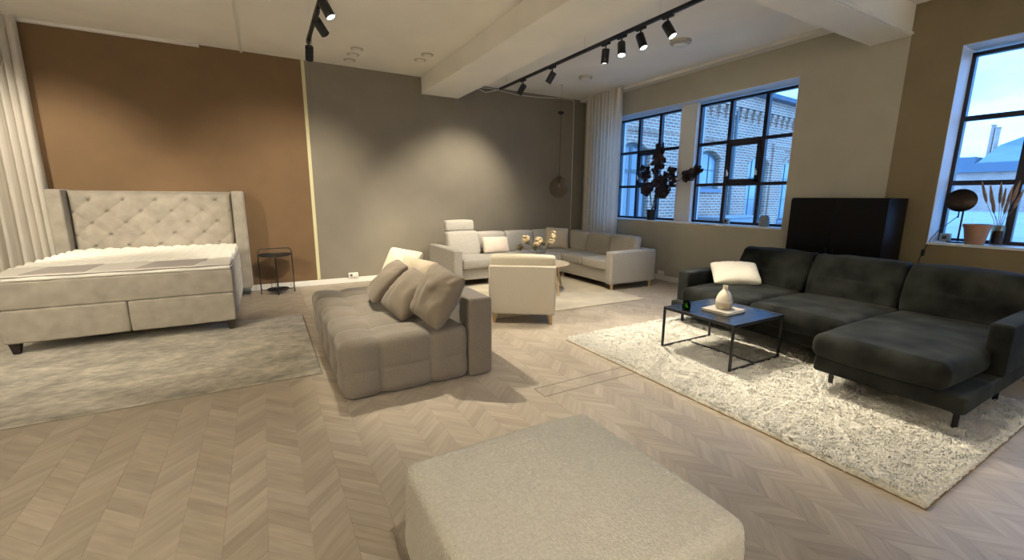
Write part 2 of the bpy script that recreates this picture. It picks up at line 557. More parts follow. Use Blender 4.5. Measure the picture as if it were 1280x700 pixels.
kinds = {1: plank_mesh(1), -1: plank_mesh(-1)}
spots = []
ncol = int((XW - XL) / CW)
for c in range(ncol):
    cx = XW - CW / 2 - c * CW
    sg = 1 if c % 2 == 0 else -1
    for rrow in range(int((YB - YF) / DY) + 1):
        cy = YF + 0.14 + rrow * DY
        if cy > YB + 0.05:
            continue
        spots.append((cx, cy, sg))
def plank_rank(s):
    q = project(s[0], s[1], 0)
    if q is None or not (-10 < q[0] < 1290 and -10 < q[1] < 705):
        return 1e9
    x, y = s[0], s[1]
    if 0.34 < x < 1.30 and 0.66 < y < 1.55:        # under the pouf
        return 1e9
    if q[0] > 480 and q[0] < 925 and q[1] > 600 and y < 0.9:
        return 1e9
    return x * x + y * y
order = sorted(range(len(spots)), key=lambda i: plank_rank(spots[i]))
near = set(order[:300])
pm = {k: plank_data('plank', [(v, (0, 0))]) for k, v in kinds.items()}
for i in order[:300]:
    cx, cy, sg = spots[i]
    o = bpy.data.objects.new('plank', pm[sg])
    COL.objects.link(o); o.parent = floor; o.location = (cx, cy, 0)
rest = bpy.data.objects.new('plank_field', plank_data('plank_field', [(kinds[s[2]], (s[0], s[1])) for i, s in enumerate(spots) if i not in near]))
COL.objects.link(rest); rest.parent = floor; rest['kind'] = 'stuff'
# floor hatch let into the planks: a thin metal line frame
g = G()
hx0, hx1, hy0, hy1 = 1.64, 2.62, 2.39, 2.54
for a in ((hx0, hx1, hy0, hy0 + 0.006), (hx0, hx1, hy1 - 0.006, hy1), (hx0, hx0 + 0.006, hy0, hy1), (hx1 - 0.006, hx1, hy0, hy1)):
    g.box(*a, -0.002, 0.0012)
hatch = g.build('hatch_frame', 'zip_dark', floor, smooth=None)

# back wall: brown paint, pale tape line, taupe paint; a wall of one body with paint panels as parts
SEAM = 0.675
g = G(); g.box(XL, SEAM, YB, YB + 0.25, -0.1, ZC + 0.1)
wall_back = struct(g.build('wall_back', 'wall_brown', smooth=None))
g = G(); g.box(SEAM, XW + 0.3, YB, YB + 0.25, -0.1, ZC + 0.1)
g.build('taupe_section', 'wall_taupe', wall_back, smooth=None)
g = G(); g.box(SEAM - 0.010, SEAM + 0.036, YB - 0.003, YB, 0.09, ZC)
g.build('tape_strip', 'tape_yellow', wall_back, smooth=None)

# right wall with two openings, each holding two windows and a slim pier
OPEN = [(3.26, 6.69), (-1.65, 1.78)]
ZS, ZT = 1.0, 2.91
ZS2, ZT2 = 0.955, 2.865
PAINT = 2.195                     # the paint changes here, in line with the beam
WT = 0.42
g = G()
g.box(XW, XW + WT, PAINT, YB + 0.25, -0.1, ZS)
g.box(XW, XW + WT, PAINT, YB + 0.25, ZT, ZC + 0.1)
g.box(XW, XW + WT, PAINT, OPEN[0][0], ZS, ZT)
g.box(XW, XW + WT, OPEN[0][1], YB + 0.25, ZS, ZT)
wall_right = struct(g.build('wall_right', 'wall_greige', smooth=None))
g = G()
g.box(XW, XW + WT, YF, PAINT, -0.1, ZS2)
g.box(XW, XW + WT, YF, PAINT, ZT2, ZC + 0.1)
g.box(XW, XW + WT, OPEN[1][1], PAINT, ZS2, ZT2)
g.box(XW, XW + WT, YF, OPEN[1][0], ZS2, ZT2)
g.build('olive_section', 'wall_olive', wall_right, smooth=None)
for (a, b), zs_, zt_ in zip(OPEN, (ZS, ZS2), (ZT, ZT2)):
    g = G()
    e = 0.004
    g.box(XW + 0.001, XW + WT, a, a + e, zs_, zt_)
    g.box(XW + 0.001, XW + WT, b - e, b, zs_, zt_)
    g.box(XW + 0.001, XW + WT, a, b, zt_ - e, zt_)
    g.build('reveal_lining', 'reveal_white', wall_right, smooth=None)
    g = G(); g.box(XW - 0.018, FRAME_X + 0.02, a, b, zs_ - 0.004, zs_ + 0.022)
    g.build('window_sill', 'sill_white', wall_right, bevel=0.006)
    p0 = (a + b) / 2 - 0.085
    g = G(); g.box(FRAME_X - 0.07, XW + WT, p0, p0 + 0.31, zs_, zt_)
    g.build('pier', 'reveal_white', wall_right, smooth=None)

g = G(); g.box(XL - 0.2, XL, YF, YB + 0.25, -0.1, ZC + 0.1)
struct(g.build('wall_left', 'white_paint', smooth=None))
g = G(); g.box(XL - 0.2, XW + 0.3, YF - 0.2, YF, -0.1, ZC + 0.1)
struct(g.build('wall_front', 'white_paint', smooth=None))

g = G(); g.box(XL - 0.2, XW + 0.4, YF - 0.2, YB + 0.25, ZC, ZC + 0.15)
ceiling = struct(g.build('ceiling', 'ceiling_white', smooth=None))
g = G(); g.box(2.48, 3.145, YF, YB, 3.095, ZC + 0.02)
g.build('beam', 'ceiling_white', ceiling, bevel=0.006)
g = G(); g.box(3.145, XW, 2.195, 2.555, 3.065, ZC + 0.02)
g.build('beam', 'ceiling_white', ceiling, bevel=0.006)
g = G(); g.tube([(3.2, 2.182, 3.085), (XW - 0.02, 2.182, 3.085)], 0.014, 8)
g.tube([(5.0, 2.182, 3.085), (5.05, 2.182, 3.085)], 0.019, 8)
g.build('conduit', 'ceiling_white', ceiling)
g = G(); g.box(-0.09, -0.06, YF, YB - 0.001, ZC - 0.022, ZC)
struct(g.build('trim_1', 'white_paint', bevel=0.004))
g = G(); g.box(XL, -0.55, YB - 0.05, YB - 0.001, ZC - 0.035, ZC)
struct(g.build('trim_2', 'white_paint', bevel=0.006))
g = G(); g.box(XW - 0.16, XW - 0.001, 2.556, YB - 0.001, ZC - 0.045, ZC)
struct(g.build('trim_3', 'white_paint', bevel=0.006))

g = G(); g.box(XL, XW - 0.0155, YB - 0.015, YB - 0.0005, 0.0, 0.085)
struct(g.build('baseboard_back', 'white_paint', bevel=0.004))
g = G(); g.box(XW - 0.015, XW - 0.0005, YF, YB - 0.016, 0.0, 0.085)
struct(g.build('baseboard_right', 'white_paint', bevel=0.004))

# windows: nine panes, black bars, an opening casement in the middle
def make_window(name, y_far, wdt, zs_=None):
    zs_ = ZS if zs_ is None else zs_
    """local: x = 0 at the frame's room face, y runs from 0 (far jamb) to -wdt, z from the sill"""
    hgt = ZT - ZS - 0.05
    root = bpy.data.objects.new(name, None)
    COL.objects.link(root)
    root.location = (FRAME_X, y_far, zs_ + 0.022)
    struct(root)
    cw = wdt / 3
    zb = [0.0, 0.60, 1.235, hgt]
    g = G()
    t = 0.036
    g.box(0, 0.07, -wdt, 0, 0, t); g.box(0, 0.07, -wdt, 0, hgt - t, hgt)
    g.box(0, 0.07, -t, 0, 0, hgt); g.box(0, 0.07, -wdt, -wdt + t, 0, hgt)
    for i in (1, 2):
        g.box(0.002, 0.068, -cw * i - 0.028, -cw * i + 0.028, 0, hgt)
    for z in zb[1:3]:
        g.box(0.004, 0.066, -wdt, 0, z - 0.024, z + 0.024)
    fr = g.build('frame', 'window_black', root, bevel=0.004)
    g = G()
    y0, y1, z0, z1 = -2 * cw + 0.026, -cw - 0.026, zb[1] + 0.022, zb[2] - 0.022
    b = 0.052
    g.box(-0.012, 0.05, y0, y1, z0, z0 + b); g.box(-0.012, 0.05, y0, y1, z1 - b, z1)
    g.box(-0.012, 0.05, y0, y0 + b, z0, z1); g.box(-0.012, 0.05, y1 - b, y1, z0, z1)
    cas = g.build('casement', 'window_black', root, bevel=0.004)
    for yy in (y0 + 0.02, y1 - 0.02):
        g = G(); g.box(-0.035, -0.012, yy - 0.012, yy + 0.012, z0 + 0.10, z0 + 0.16)
        g.box(-0.045, -0.03, yy - 0.006, yy + 0.006, z0 + 0.12, z0 + 0.19)
        g.build('latch', 'white_plastic', cas, bevel=0.003)
    for i in range(3):
        for j in range(3):
            g = G()
            g.box(0.03, 0.036, -cw * (i + 1) + 0.015, -cw * i - 0.015, zb[j] + 0.012, zb[j + 1] - 0.012)
            g.build('pane', 'pane_glass', root, smooth=None)
    return root
WW = 1.56
make_window('window_1', OPEN[0][1], OPEN[0][1] - (sum(OPEN[0]) / 2 + 0.225))
make_window('window_2', sum(OPEN[0]) / 2 - 0.085, sum(OPEN[0]) / 2 - 0.085 - OPEN[0][0])
make_window('window_3', OPEN[1][1], OPEN[1][1] - (sum(OPEN[1]) / 2 + 0.225), ZS2)
make_window('window_4', sum(OPEN[1]) / 2 - 0.085, sum(OPEN[1]) / 2 - 0.085 - OPEN[1][0], ZS2)

# ------------------------------------------------------------------ bed
bed = thing('continental_bed', 'beige velvet continental bed with tall button-tufted winged headboard by the brown wall', 'bed', (-1.195, 6.25, 0))
for s in (-1, 1):
    g = G()
    x0, x1 = (-0.857, -0.003) if s < 0 else (0.003, 0.857)
    g.rbox(x0, x1, -0.99, 0.95, 0.115, 0.412, 0.022, (8, 16, 4), puff=0.008)
    g.build('base_box', 'bed_velvet', bed, smooth=180)
g = G(); g.rbox(-0.86, 0.86, -0.985, 0.95, 0.413, 0.658, 0.02, (14, 16, 4), puff=0.006)
g.build('mattress', 'bed_velvet', bed, smooth=180)
for x, y in ((-0.80, -0.93), (0.80, -0.93), (-0.8, 0.80), (0.8, 0.80)):
    g = G(); g.taper(x, y, 0.0145 if y < -0.6 else 0.0, 0.117, 0.030, 0.052)
    g.build('leg', 'dark_wood', bed)
# headboard: tufted front
nx, nz = 150, 110
hx, z0, z1 = 0.83, 0.14, 1.445
U, V = np.meshgrid(np.linspace(-hx, hx, nx), np.linspace(z0, z1, nz), indexing='ij')
dx, dz = 0.32, 0.285
a = U / dx + (V - 1.34) / dz; b = U / dx - (V - 1.34) / dz
edge = np.minimum(1, np.minimum((hx - np.abs(U)) / 0.06, np.minimum((z1 - V) / 0.05, 1)))
puffh = np.sqrt(np.abs(np.sin(PI * a) * np.sin(PI * b)))
tu = (0.80 + 0.20 * puffh)
ca = np.abs(np.sin(PI * a)) + np.abs(np.sin(PI * b))
tu = tu - 0.55 * np.exp(-(ca / 0.15) ** 2) - 0.22 * np.exp(-(ca / 0.42) ** 2)
wr = (vnoise(U * 16 + V * 9, V * 14 - U * 7, 5) - 0.5) * 0.12 + (vnoise(U * 45, V * 38, 6) - 0.5) * 0.05
Yh = 0.985 - 0.07 * (tu + wr) * np.clip(edge, 0, 1) ** 0.5
g = G(); g.grid(U, Yh, V, flip=False)
g.box(-hx, hx, 0.984, 1.12, z0 - 0.02, z1 + 0.008)
hb = g.build('headboard', 'bed_velvet', bed, smooth=60)
g = G()
for i in range(-3, 4):
    for j in range(0, 6):
        # lattice points where both a and b are integers: a + b even
        x = (i) * dx / 2; z = 1.34 - j * dz / 2
        if (i + j) % 2 == 0 and abs(x) < hx - 0.1 and z > 0.75:
            gb = G(); gb.lathe([(0, 0.006), (0.008, 0.005), (0.013, 0.0)][::-1], 10, mtx=Matrix.Translation((x, 0.957, z)) @ Matrix.Rotation(PI / 2, 4, 'X'))
            gb.build('button', 'bed_velvet', hb)
for s in (-1, 1):
    g = G()
    x0, x1 = sorted((s * 0.835, s * 0.975))
    g.rbox(x0, x1, 0.80, 1.13, 0.115, 1.462, 0.02, (2, 4, 10), puff=0.004)
    g.build('wing', 'bed_velvet', bed, smooth=180)

# topper: lies on the bed
tp = thing('mattress_topper', 'white quilted mattress topper with grey band lying on the bed', 'mattress topper', (-1.195, 6.25, 0.659))
def quilt(P, N, C, H):
    X, Y = P[:, 0] + C[0], P[:, 1] + C[1]
    a_ = X / 0.17 + Y / 0.20; b_ = X / 0.17 - Y / 0.20
    q = np.sqrt(np.abs(np.sin(PI * a_) * np.sin(PI * b_))) * 0.034 - 0.022
    wv = np.clip(N[:, 2], 0, 1)
    P = P.copy(); P[:, 2] += q * wv
    P[:, 0] += 0.006 * np.sin(Y * 23) * (np.abs(N[:, 0]) > 0.5)
    P[:, 1] += 0.005 * np.sin(X * 19) * (np.abs(N[:, 1]) > 0.5)
    return P
g = G(); g.rbox(-0.852, 0.852, -0.70, 0.945, 0.0, 0.085, 0.03, (140, 134, 2), fn=quilt)
g.build('quilted_top', 'topper_white', tp, smooth=180)
def slump(P, N, C, H):
    P = P.copy(); X = P[:, 0] + C[0]
    P[:, 1] += 0.006 * np.sin(X * 14)
    return P
def band_z(y):
    return 0.090 + (y + 0.66) * 0.135
def bandfn(P, N, C, H):
    P = P.copy(); X = P[:, 0] + C[0]; Y = P[:, 1] + C[1]
    P[:, 2] += np.where(N[:, 2] > -0.2, band_z(Y) - 0.082, 0) + 0.003 * np.sin(X * 17 + Y * 9)
    P[:, 1] += 0.006 * np.sin(X * 14)
    return P
g = G(); g.rbox(-0.855, 0.855, -0.978, -0.665, 0.030, 0.082, 0.016, (40, 8, 2), fn=bandfn)
g.build('foot_band', 'topper_grey', tp, smooth=180)
g = G(); g.rbox(-0.858, 0.858, -0.985, -0.66, 0.0, 0.047, 0.02, (40, 8, 2), fn=slump)
g.build('foot_border', 'topper_white', tp, smooth=180)
g = G(); g.tube([(-0.858, -0.60, 0.045), (-0.858, -0.975, 0.04), (-0.84, -0.984, 0.04), (0, -0.986, 0.041), (0.84, -0.984, 0.042), (0.858, -0.97, 0.043), (0.858, -0.6, 0.048)], 0.0045, 6)
g.build('zip', 'zip_dark', tp)
for x0, x1 in ((-0.70, -0.28), (0.08, 0.54)):
    g = G()
    q = [(x0, -0.945), (x1, -0.95), (x1 + 0.10, -0.715), (x0 + 0.13, -0.72)]
    v = [(x, y, band_z(y) - 0.012) for x, y in q] + [(x, y, band_z(y) + 0.005) for x, y in q]
    g.add(v, [(3, 2, 1, 0), (4, 5, 6, 7), (0, 1, 5, 4), (1, 2, 6, 5), (2, 3, 7, 6), (3, 0, 4, 7)])
    g.build('fabric_patch', 'topper_patch', tp, bevel=0.003)

# ------------------------------------------------------------------ tray table by the bed
tt = thing('tray_side_table', 'small round black metal tray table with loop handle beside the bed', 'side table', (0.095, 7.10, 0))
R = 0.215
g = G()
c = 0.06
pts = [(-R, 0.0, 0.0), (-R, 0, 0.60)]
for i in range(1, 7):
    t_ = i / 6 * PI / 2
    pts.append((-R + c * (1 - math.cos(t_)), 0, 0.60 + c * math.sin(t_)))
for i in range(0, 7):
    t_ = PI / 2 - i / 6 * PI / 2
    pts.append((R - c * (1 - math.cos(t_)), 0, 0.60 + c * math.sin(t_)))
pts.append((R, 0, 0.0))
g.tube(pts, 0.0075, 8)
g.build('hoop', 'black_metal', tt)
for y in (-0.17, 0.17):
    g = G(); g.tube([(0, y, 0), (0, y, 0.555)], 0.0075, 8)
    g.build('leg', 'black_metal', tt)
g = G(); g.lathe([(0.0, 0.553), (0.205, 0.553), (0.212, 0.558), (0.212, 0.574), (0.207, 0.574), (0.204, 0.560), (0.0, 0.560)], 40)
g.build('tray', 'black_metal', tt)
g = G(); g.lathe([(0.0, 0.050), (0.138, 0.050), (0.145, 0.055), (0.145, 0.068), (0.141, 0.068), (0.137, 0.056), (0.0, 0.056)], 36)
for y in (0,):
    for s in (-1, 1):
        g.tube([(s * 0.14, 0, 0.053), (s * 0.19, 0, 0.055), (s * R, 0, 0.085)], 0.006, 6)
        g.tube([(0, s * 0.14, 0.053), (0, s * 0.168, 0.053)], 0.006, 6)
g.build('lower_tray', 'black_metal', tt)

# ------------------------------------------------------------------ rugs
def rug(name, label, x0, x1, y0, y1, zt, m, edge_m, amp, fine, grid, seed, skew=0.0, groove=None, layer=0):
    root = thing(name, label, 'rug', ((x0 + x1) / 2, (y0 + y1) / 2, 0), skew)
    nx, ny = max(2, int((x1 - x0) / grid)), max(2, int((y1 - y0) / grid))
    hx_, hy_ = (x1 - x0) / 2, (y1 - y0) / 2
    X, Y = np.meshgrid(np.linspace(-hx_, hx_, nx), np.linspace(-hy_, hy_, ny), indexing='ij')
    n = 0.55 * vnoise(X / fine, Y / fine, seed) + 0.30 * vnoise(X / fine * 2.1, Y / fine * 2.1, seed + 1) + 0.15 * vnoise(X / 0.12, Y / 0.12, seed + 2)
    Z = zt - amp + amp * 2 * (n - 0.25)
    if groove is not None:
        Z = Z - groove(X, Y)
    dge = np.minimum(hx_ - np.abs(X), hy_ - np.abs(Y))
    Z = Z - zt * 0.35 * np.exp(-dge / 0.012)
    Z = np.maximum(Z, 0.004)
    wob = amp * 0.6
    X2 = X + wob * (vnoise(Y / 0.03, X * 0 + 3, seed) - 0.5) * (np.abs(X) > hx_ - 0.02) + amp * 0.5 * (vnoise(X / fine, Y / fine, seed + 5) - 0.5)
    Y2 = Y + wob * (vnoise(X / 0.03, Y * 0 + 7, seed) - 0.5) * (np.abs(Y) > hy_ - 0.02) + amp * 0.5 * (vnoise(X / fine, Y / fine, seed + 6) - 0.5)
    nv = X.shape[1]
    verts = np.stack([X2.ravel(), Y2.ravel(), Z.ravel()], 1)
    I = np.arange(nx * ny).reshape(nx, ny)
    quads = np.stack([I[:-1, :-1], I[1:, :-1], I[1:, 1:], I[:-1, 1:]], -1).reshape(-1, 4)
    ring = np.concatenate([I[:, 0], I[-1, 1:], I[::-1, -1][1:], I[0, ::-1][1:-1]])
    low = verts[ring].copy(); low[:, 2] = 0.002
    o = len(verts)
    verts = np.concatenate([verts, low])
    m_ = len(ring)
    k = np.arange(m_)
    skirt = np.stack([ring[k], o + k, o + (k + 1) % m_, ring[(k + 1) % m_]], -1)
    quads = np.concatenate([quads, skirt])
    me = bpy.data.meshes.new('pile')
    me.vertices.add(len(verts)); me.vertices.foreach_set('co', verts.ravel())
    me.loops.add(quads.size); me.loops.foreach_set('vertex_index', quads.ravel())
    me.polygons.add(len(quads))
    me.polygons.foreach_set('loop_start', np.arange(0, quads.size, 4))
    me.polygons.foreach_set('loop_total', np.full(len(quads), 4))
    me.polygons.foreach_set('use_smooth', np.ones(len(quads), bool))
    me.update(calc_edges=True); me.validate()
    me.materials.append(MATS[m])
    p = bpy.data.objects.new('pile', me); COL.objects.link(p); p.parent = root
    g = G(); g.box(-hx_ - 0.004, hx_ + 0.004, -hy_ - 0.004, hy_ + 0.004, 0.0005, min(0.006, zt * 0.4))
    g.build('backing', edge_m, root, smooth=None)
    return root
rug('silver_rug', 'silvery grey viscose rug lying under the foot of the bed', -3.0, 0.30, 3.60, 5.62, 0.014, 'rug_silver', 'rug_edge', 0.0015, 0.02, 0.012, 3)
rug('cream_rug', 'flat cream rug under the round wooden table and the armchair', 2.25, 4.62, 4.30, 6.35, 0.012, 'rug_cream', 'rug_edge', 0.001, 0.02, 0.014, 9, skew=-0.035)
def carve(X, Y):
    wv = 0.03 * np.sin(Y * 5.0) + 0.02 * np.sin(Y * 11 + X * 3)
    z = np.zeros_like(X)
    for ang, off in ((0.35, -0.62), (0.35, -0.18), (0.35, 0.28), (0.35, 0.70), (-0.9, -0.7), (-0.9, 0.35)):
        d = X * math.cos(ang) + Y * math.sin(ang) - off + wv
        z += 0.014 * np.exp(-(d / 0.014) ** 2)
    return z
shag = rug('shag_rug', 'thick cream wool shag rug under the dark sofa and black coffee table', 2.53, 4.45, 0.585, 3.33, 0.040, 'wool_shag', 'rug_backing', 0.012, 0.021, 0.0062, 21, groove=carve)

def shag_tufts(root, hx_, hy_, zb, n, seed):
    r_ = np.random.default_rng(seed)
    X = r_.uniform(-hx_ + 0.006, hx_ - 0.006, n); Y = r_.uniform(-hy_ + 0.006, hy_ - 0.006, n)
    gz = carve(X, Y)
    th = 2 * PI * 1.6 * vnoise(X / 0.05, Y / 0.05, seed) + r_.normal(0, 0.7, n)
    ln = r_.uniform(0.010, 0.022, n); hh = np.maximum(r_.uniform(0.003, 0.014, n) - gz * 0.6, 0.002)
    wd = r_.uniform(0.0025, 0.0045, n)
    dx_, dy_ = np.cos(th), np.sin(th)
    Z = zb + (vnoise(X / 0.021, Y / 0.021, 21) - 0.5) * 0.014 - gz
    base = np.stack([X, Y, Z], 1); d = np.stack([dx_, dy_, 0 * dx_], 1); sd = np.stack([-dy_, dx_, 0 * dx_], 1) * wd[:, None]
    up = np.zeros((n, 3)); up[:, 2] = 1
    p0, p1 = base - sd, base + sd
    m0 = base + d * (ln * 0.5)[:, None] + up * (hh)[:, None]
    p2, p3 = m0 - sd, m0 + sd
    tip = base + d * ln[:, None] + up * (hh * 0.75)[:, None]
    V_ = np.stack([p0, p1, p2, p3, tip], 1).reshape(-1, 3)
    k = np.arange(n) * 5
    F_ = [tuple(q) for q in np.stack([k, k + 1, k + 3, k + 2], 1).tolist()] + [tuple(q) for q in np.stack([k + 2, k + 3, k + 4], 1).tolist()]
    me = bpy.data.meshes.new('wool_tufts'); me.from_pydata(V_.tolist(), [], F_); me.update()
    me.polygons.foreach_set('use_smooth', [True] * len(me.polygons))
    me.materials.append(MATS['wool_shag'])
    o = bpy.data.objects.new('wool_tufts', me); COL.objects.link(o); o.parent = root; o['kind'] = 'stuff'
shag_tufts(shag, 0.96, 1.3725, 0.033, 110000, 33)

# ------------------------------------------------------------------ tufted taupe daybed
ts = thing('tufted_daybed', 'low taupe tufted daybed with one straight backrest, five cushions on it', 'sofa', (0.93, 3.92, 0))
xs = [-0.30, 0.07]
ys = [-0.60, -0.20, 0.20, 0.60]
def tuft(P, N, C, H):
    W_ = P + C
    disp = np.zeros(len(P))
    def seam(coord, lines, nrm):
        d = np.min(np.abs(coord[:, None] - np.array(lines)[None]), axis=1)
        return -(0.009 * np.exp(-(d / 0.010) ** 2) + 0.014 * np.exp(-(d / 0.06) ** 2)) * (1 - np.abs(nrm))
    disp += seam(W_[:, 0], xs, N[:, 0])
    disp += seam(W_[:, 1], ys, N[:, 1])
    disp += seam(W_[:, 2], [0.205], N[:, 2]) * 0.45
    disp += 0.008
    wr = vnoise(W_[:, 0] * 9 + W_[:, 2] * 7, W_[:, 1] * 9, 4) - 0.5
    return P + N * (disp + wr * 0.008)[:, None]
g = G(); g.rbox(-0.56, 0.375, -0.965, 0.965, 0.006, 0.425, 0.07, (80, 160, 28), fn=tuft, k=5)
g.build('seat', 'taupe_chenille', ts, smooth=180)
g = G(); g.rbox(0.375, 0.575, -0.97, 0.97, 0.008, 0.635, 0.028, (4, 30, 10), puff=0.006)
g.build('backrest', 'taupe_chenille', ts, smooth=180)
for x, y in ((-0.5, -0.88), (0.5, -0.88), (-0.5, 0.88), (0.5, 0.88)):
    g = G(); g.taper(x * 0.9, y, 0.0, 0.014, 0.028, 0.03, 12)
    g.build('foot', 'black_metal', ts)

def pillow(name, label, m, w_, h_, t_, loc, rot, seed=1, group=None, crease=0.6, cat='cushion', fold=None, piping=False):
    """cushion lying in its local XZ plane, thickness along Y, origin in the middle of its lower edge"""
    n = 30
    u = np.linspace(-1, 1, n)
    u = np.sign(u) * (1 - (1 - np.abs(u)) ** 1.5)
    U_, V_ = np.meshgrid(u, u, indexing='ij')
    ex = 1 - 0.06 * (1 - V_ ** 2) * np.abs(U_)
    ez = 1 - 0.06 * (1 - U_ ** 2) * np.abs(V_)
    X = w_ / 2 * U_ * ex * (1 - 0.07 * (U_ * V_) ** 4)
    Z = h_ / 2 * V_ * ez * (1 - 0.07 * (U_ * V_) ** 4)
    th = (np.clip(1 - U_ ** 2, 0, 1) * np.clip(1 - V_ ** 2, 0, 1)) ** 0.36
    th = th * (1 - 0.12 * (U_ * V_) ** 2)
    cr = (vnoise(X * 14 + 5, Z * 9 + seed, seed) - 0.5) * 0.03 * crease + (vnoise(X * 40, Z * 22 + seed, seed + 3) - 0.5) * 0.008 * crease
    ang = np.arctan2(Z, X)
    rad = np.maximum(np.abs(U_), np.abs(V_))
    rip = 0.006 * crease * np.sin(ang * 22 + seed) * np.clip((rad - 0.45) / 0.4, 0, 1) * np.clip((1 - rad) / 0.12, 0, 1)
    Yf = -(t_ / 2 * th) + (cr + rip) * th
    Yb = (t_ / 2 * th) + (cr * 0.7 - rip) * th
    if fold:
        Z = Z - fold * np.exp(-(U_ / 0.45) ** 2) * np.clip(V_, 0, 1)
    g = G()
    g.grid(X, Yf, Z + h_ / 2, flip=False)
    g.grid(X, Yb, Z + h_ / 2, flip=True)
    o = g.build(name, m, smooth=180)
    bm = bmesh.new(); bm.from_mesh(o.data)
    bmesh.ops.remove_doubles(bm, verts=bm.verts, dist=0.0006)
    bmesh.ops.recalc_face_normals(bm, faces=bm.faces)
    bm.to_mesh(o.data); bm.free()
    o.location = loc
    o.rotation_euler = rot
    tag(o, label, cat, group)
    return o
RD = math.radians
pillow('throw_cushion', 'large taupe cushion standing on its corner against the end of the daybed backrest', 'taupe_velour', 0.44, 0.46, 0.23, (1.00, 3.14, 0.455), Euler((RD(-28), RD(9), RD(-80)), 'XYZ'), 2, crease=1.3)
pillow('throw_cushion', 'taupe cushion leaning in the middle of the daybed cushions', 'taupe_velour', 0.42, 0.44, 0.21, (0.84, 3.50, 0.455), Euler((RD(-44), RD(9), RD(-80)), 'XYZ'), 5, crease=0.9)
pillow('throw_cushion', 'taupe cushion turned edge-on, leaning back in front of the white cushion', 'taupe_velour', 0.44, 0.46, 0.17, (0.77, 3.98, 0.485), Euler((RD(-46), RD(0), RD(-95)), 'XYZ'), 8, crease=0.8)
pillow('throw_cushion', 'pale sand cushion with creased corner propped on the daybed backrest', 'sand_fabric', 0.42, 0.42, 0.16, (1.10, 3.84, 0.45), Euler((RD(-20), RD(6), RD(-58)), 'XYZ'), 11, crease=1.2)
pillow('throw_cushion', 'cream white cushion at the far end of the daybed', 'cream_fabric', 0.46, 0.47, 0.18, (1.08, 4.35, 0.45), Euler((RD(-26), RD(4), RD(-60)), 'XYZ'), 14, crease=0.8)

# ------------------------------------------------------------------ easy chair seen from behind
ac = thing('easy_chair', 'beige armless easy chair with oak legs, its back turned, by the round table', 'armchair', (2.63, 4.33, 0), RD(-34.4))
def lean(y0, k):
    def fn(P, N, C, H):
        P = P.copy(); P[:, 1] += -k * (P[:, 2] + H[2]); return P
    return fn
g = G(); g.rbox(-0.37, 0.37, -0.375, -0.285, 0.115, 0.665, 0.018, (10, 2, 10), puff=0.004, fn=lean(0, 0.05))
g.build('back_shell', 'armchair_fabric', ac, smooth=180)
g = G(); g.rbox(-0.362, 0.362, -0.315, -0.17, 0.40, 0.775, 0.045, (10, 3, 8), puff=0.012, fn=lean(0, 0.14))
g.build('back_cushion', 'armchair_cushion', ac, smooth=180)
g = G(); g.rbox(-0.365, 0.365, -0.29, 0.36, 0.115, 0.27, 0.02, (10, 8, 3), puff=0.004)
g.build('seat_frame', 'armchair_fabric', ac, smooth=180)
g = G(); g.rbox(-0.362, 0.362, -0.24, 0.375, 0.268, 0.42, 0.045, (10, 10, 3), puff=0.015)
g.build('seat_cushion', 'armchair_cushion', ac, smooth=180)
for x, y in ((-0.31, -0.32), (0.31, -0.32), (-0.31, 0.30), (0.31, 0.30)):
    g = G(); g.taper(x, y, 0.012 if y > 0 else 0.001, 0.118, 0.020, 0.033, 12, dx=0.012 * (1 if x > 0 else -1), dy=-0.012 if y < 0 else 0.012)
    g.build('leg', 'oak', ac)

# ------------------------------------------------------------------ corner sofa
cs = thing('corner_sofa', 'light grey linen corner sofa with one raised headrest under the taupe wall', 'sofa', (4.0, 6.1, 0))
def part(name, m, *a, parent=cs, **k):
    g = G(); g.rbox(*a, **k)
    return g.build(name, m, parent, smooth=180, world=True)
part('arm', 'linen_grey', 2.44, 2.585, 6.06, 7.18, 0.09, 0.61, 0.03, seg=(2, 8, 5), puff=0.008)
part('arm', 'linen_grey', 4.505, 5.455, 4.875, 5.02, 0.095, 0.60, 0.032, seg=(8, 2, 5), puff=0.008)
part('base_frame', 'linen_grey', 3.22, 4.62, 6.20, 7.18, 0.10, 0.30, 0.02, seg=(8, 6, 2))
part('base_frame', 'linen_grey', 4.56, 5.44, 5.02, 7.18, 0.10, 0.30, 0.02, seg=(6, 10, 2))
part('recliner_base', 'linen_grey', 2.60, 3.20, 6.16, 7.1, 0.12, 0.295, 0.02, seg=(5, 6, 2), puff=0.006)
part('seat_cushion', 'linen_grey', 2.60, 3.205, 6.10, 6.88, 0.297, 0.455, 0.04, seg=(6, 7, 3), puff=0.012)
part('seat_cushion', 'linen_grey', 3.215, 3.86, 6.15, 6.92, 0.30, 0.445, 0.04, seg=(6, 7, 3), puff=0.012)
part('seat_cushion', 'linen_grey', 3.87, 4.52, 6.15, 6.92, 0.30, 0.445, 0.04, seg=(6, 7, 3), puff=0.012)
part('seat_cushion', 'linen_grey', 4.53, 5.18, 6.27, 6.92, 0.30, 0.445, 0.04, seg=(6, 7, 3), puff=0.012)
part('seat_cushion', 'linen_grey', 4.53, 5.18, 5.655, 6.255, 0.295, 0.445, 0.04, seg=(6, 6, 3), puff=0.010)
part('seat_cushion', 'linen_grey', 4.53, 5.18, 5.03, 5.625, 0.295, 0.445, 0.04, seg=(6, 6, 3), puff=0.010)
part('back_frame', 'linen_grey', 2.59, 5.44, 7.08, 7.20, 0.10, 0.62, 0.03, seg=(14, 2, 4))
part('back_frame', 'linen_grey', 5.33, 5.45, 5.02, 7.19, 0.10, 0.60, 0.03, seg=(2, 12, 4))
def leany(k):
    def fn(P, N, C, H):
        P = P.copy(); P[:, 1] += k * (P[:, 2] + H[2]); return P
    return fn
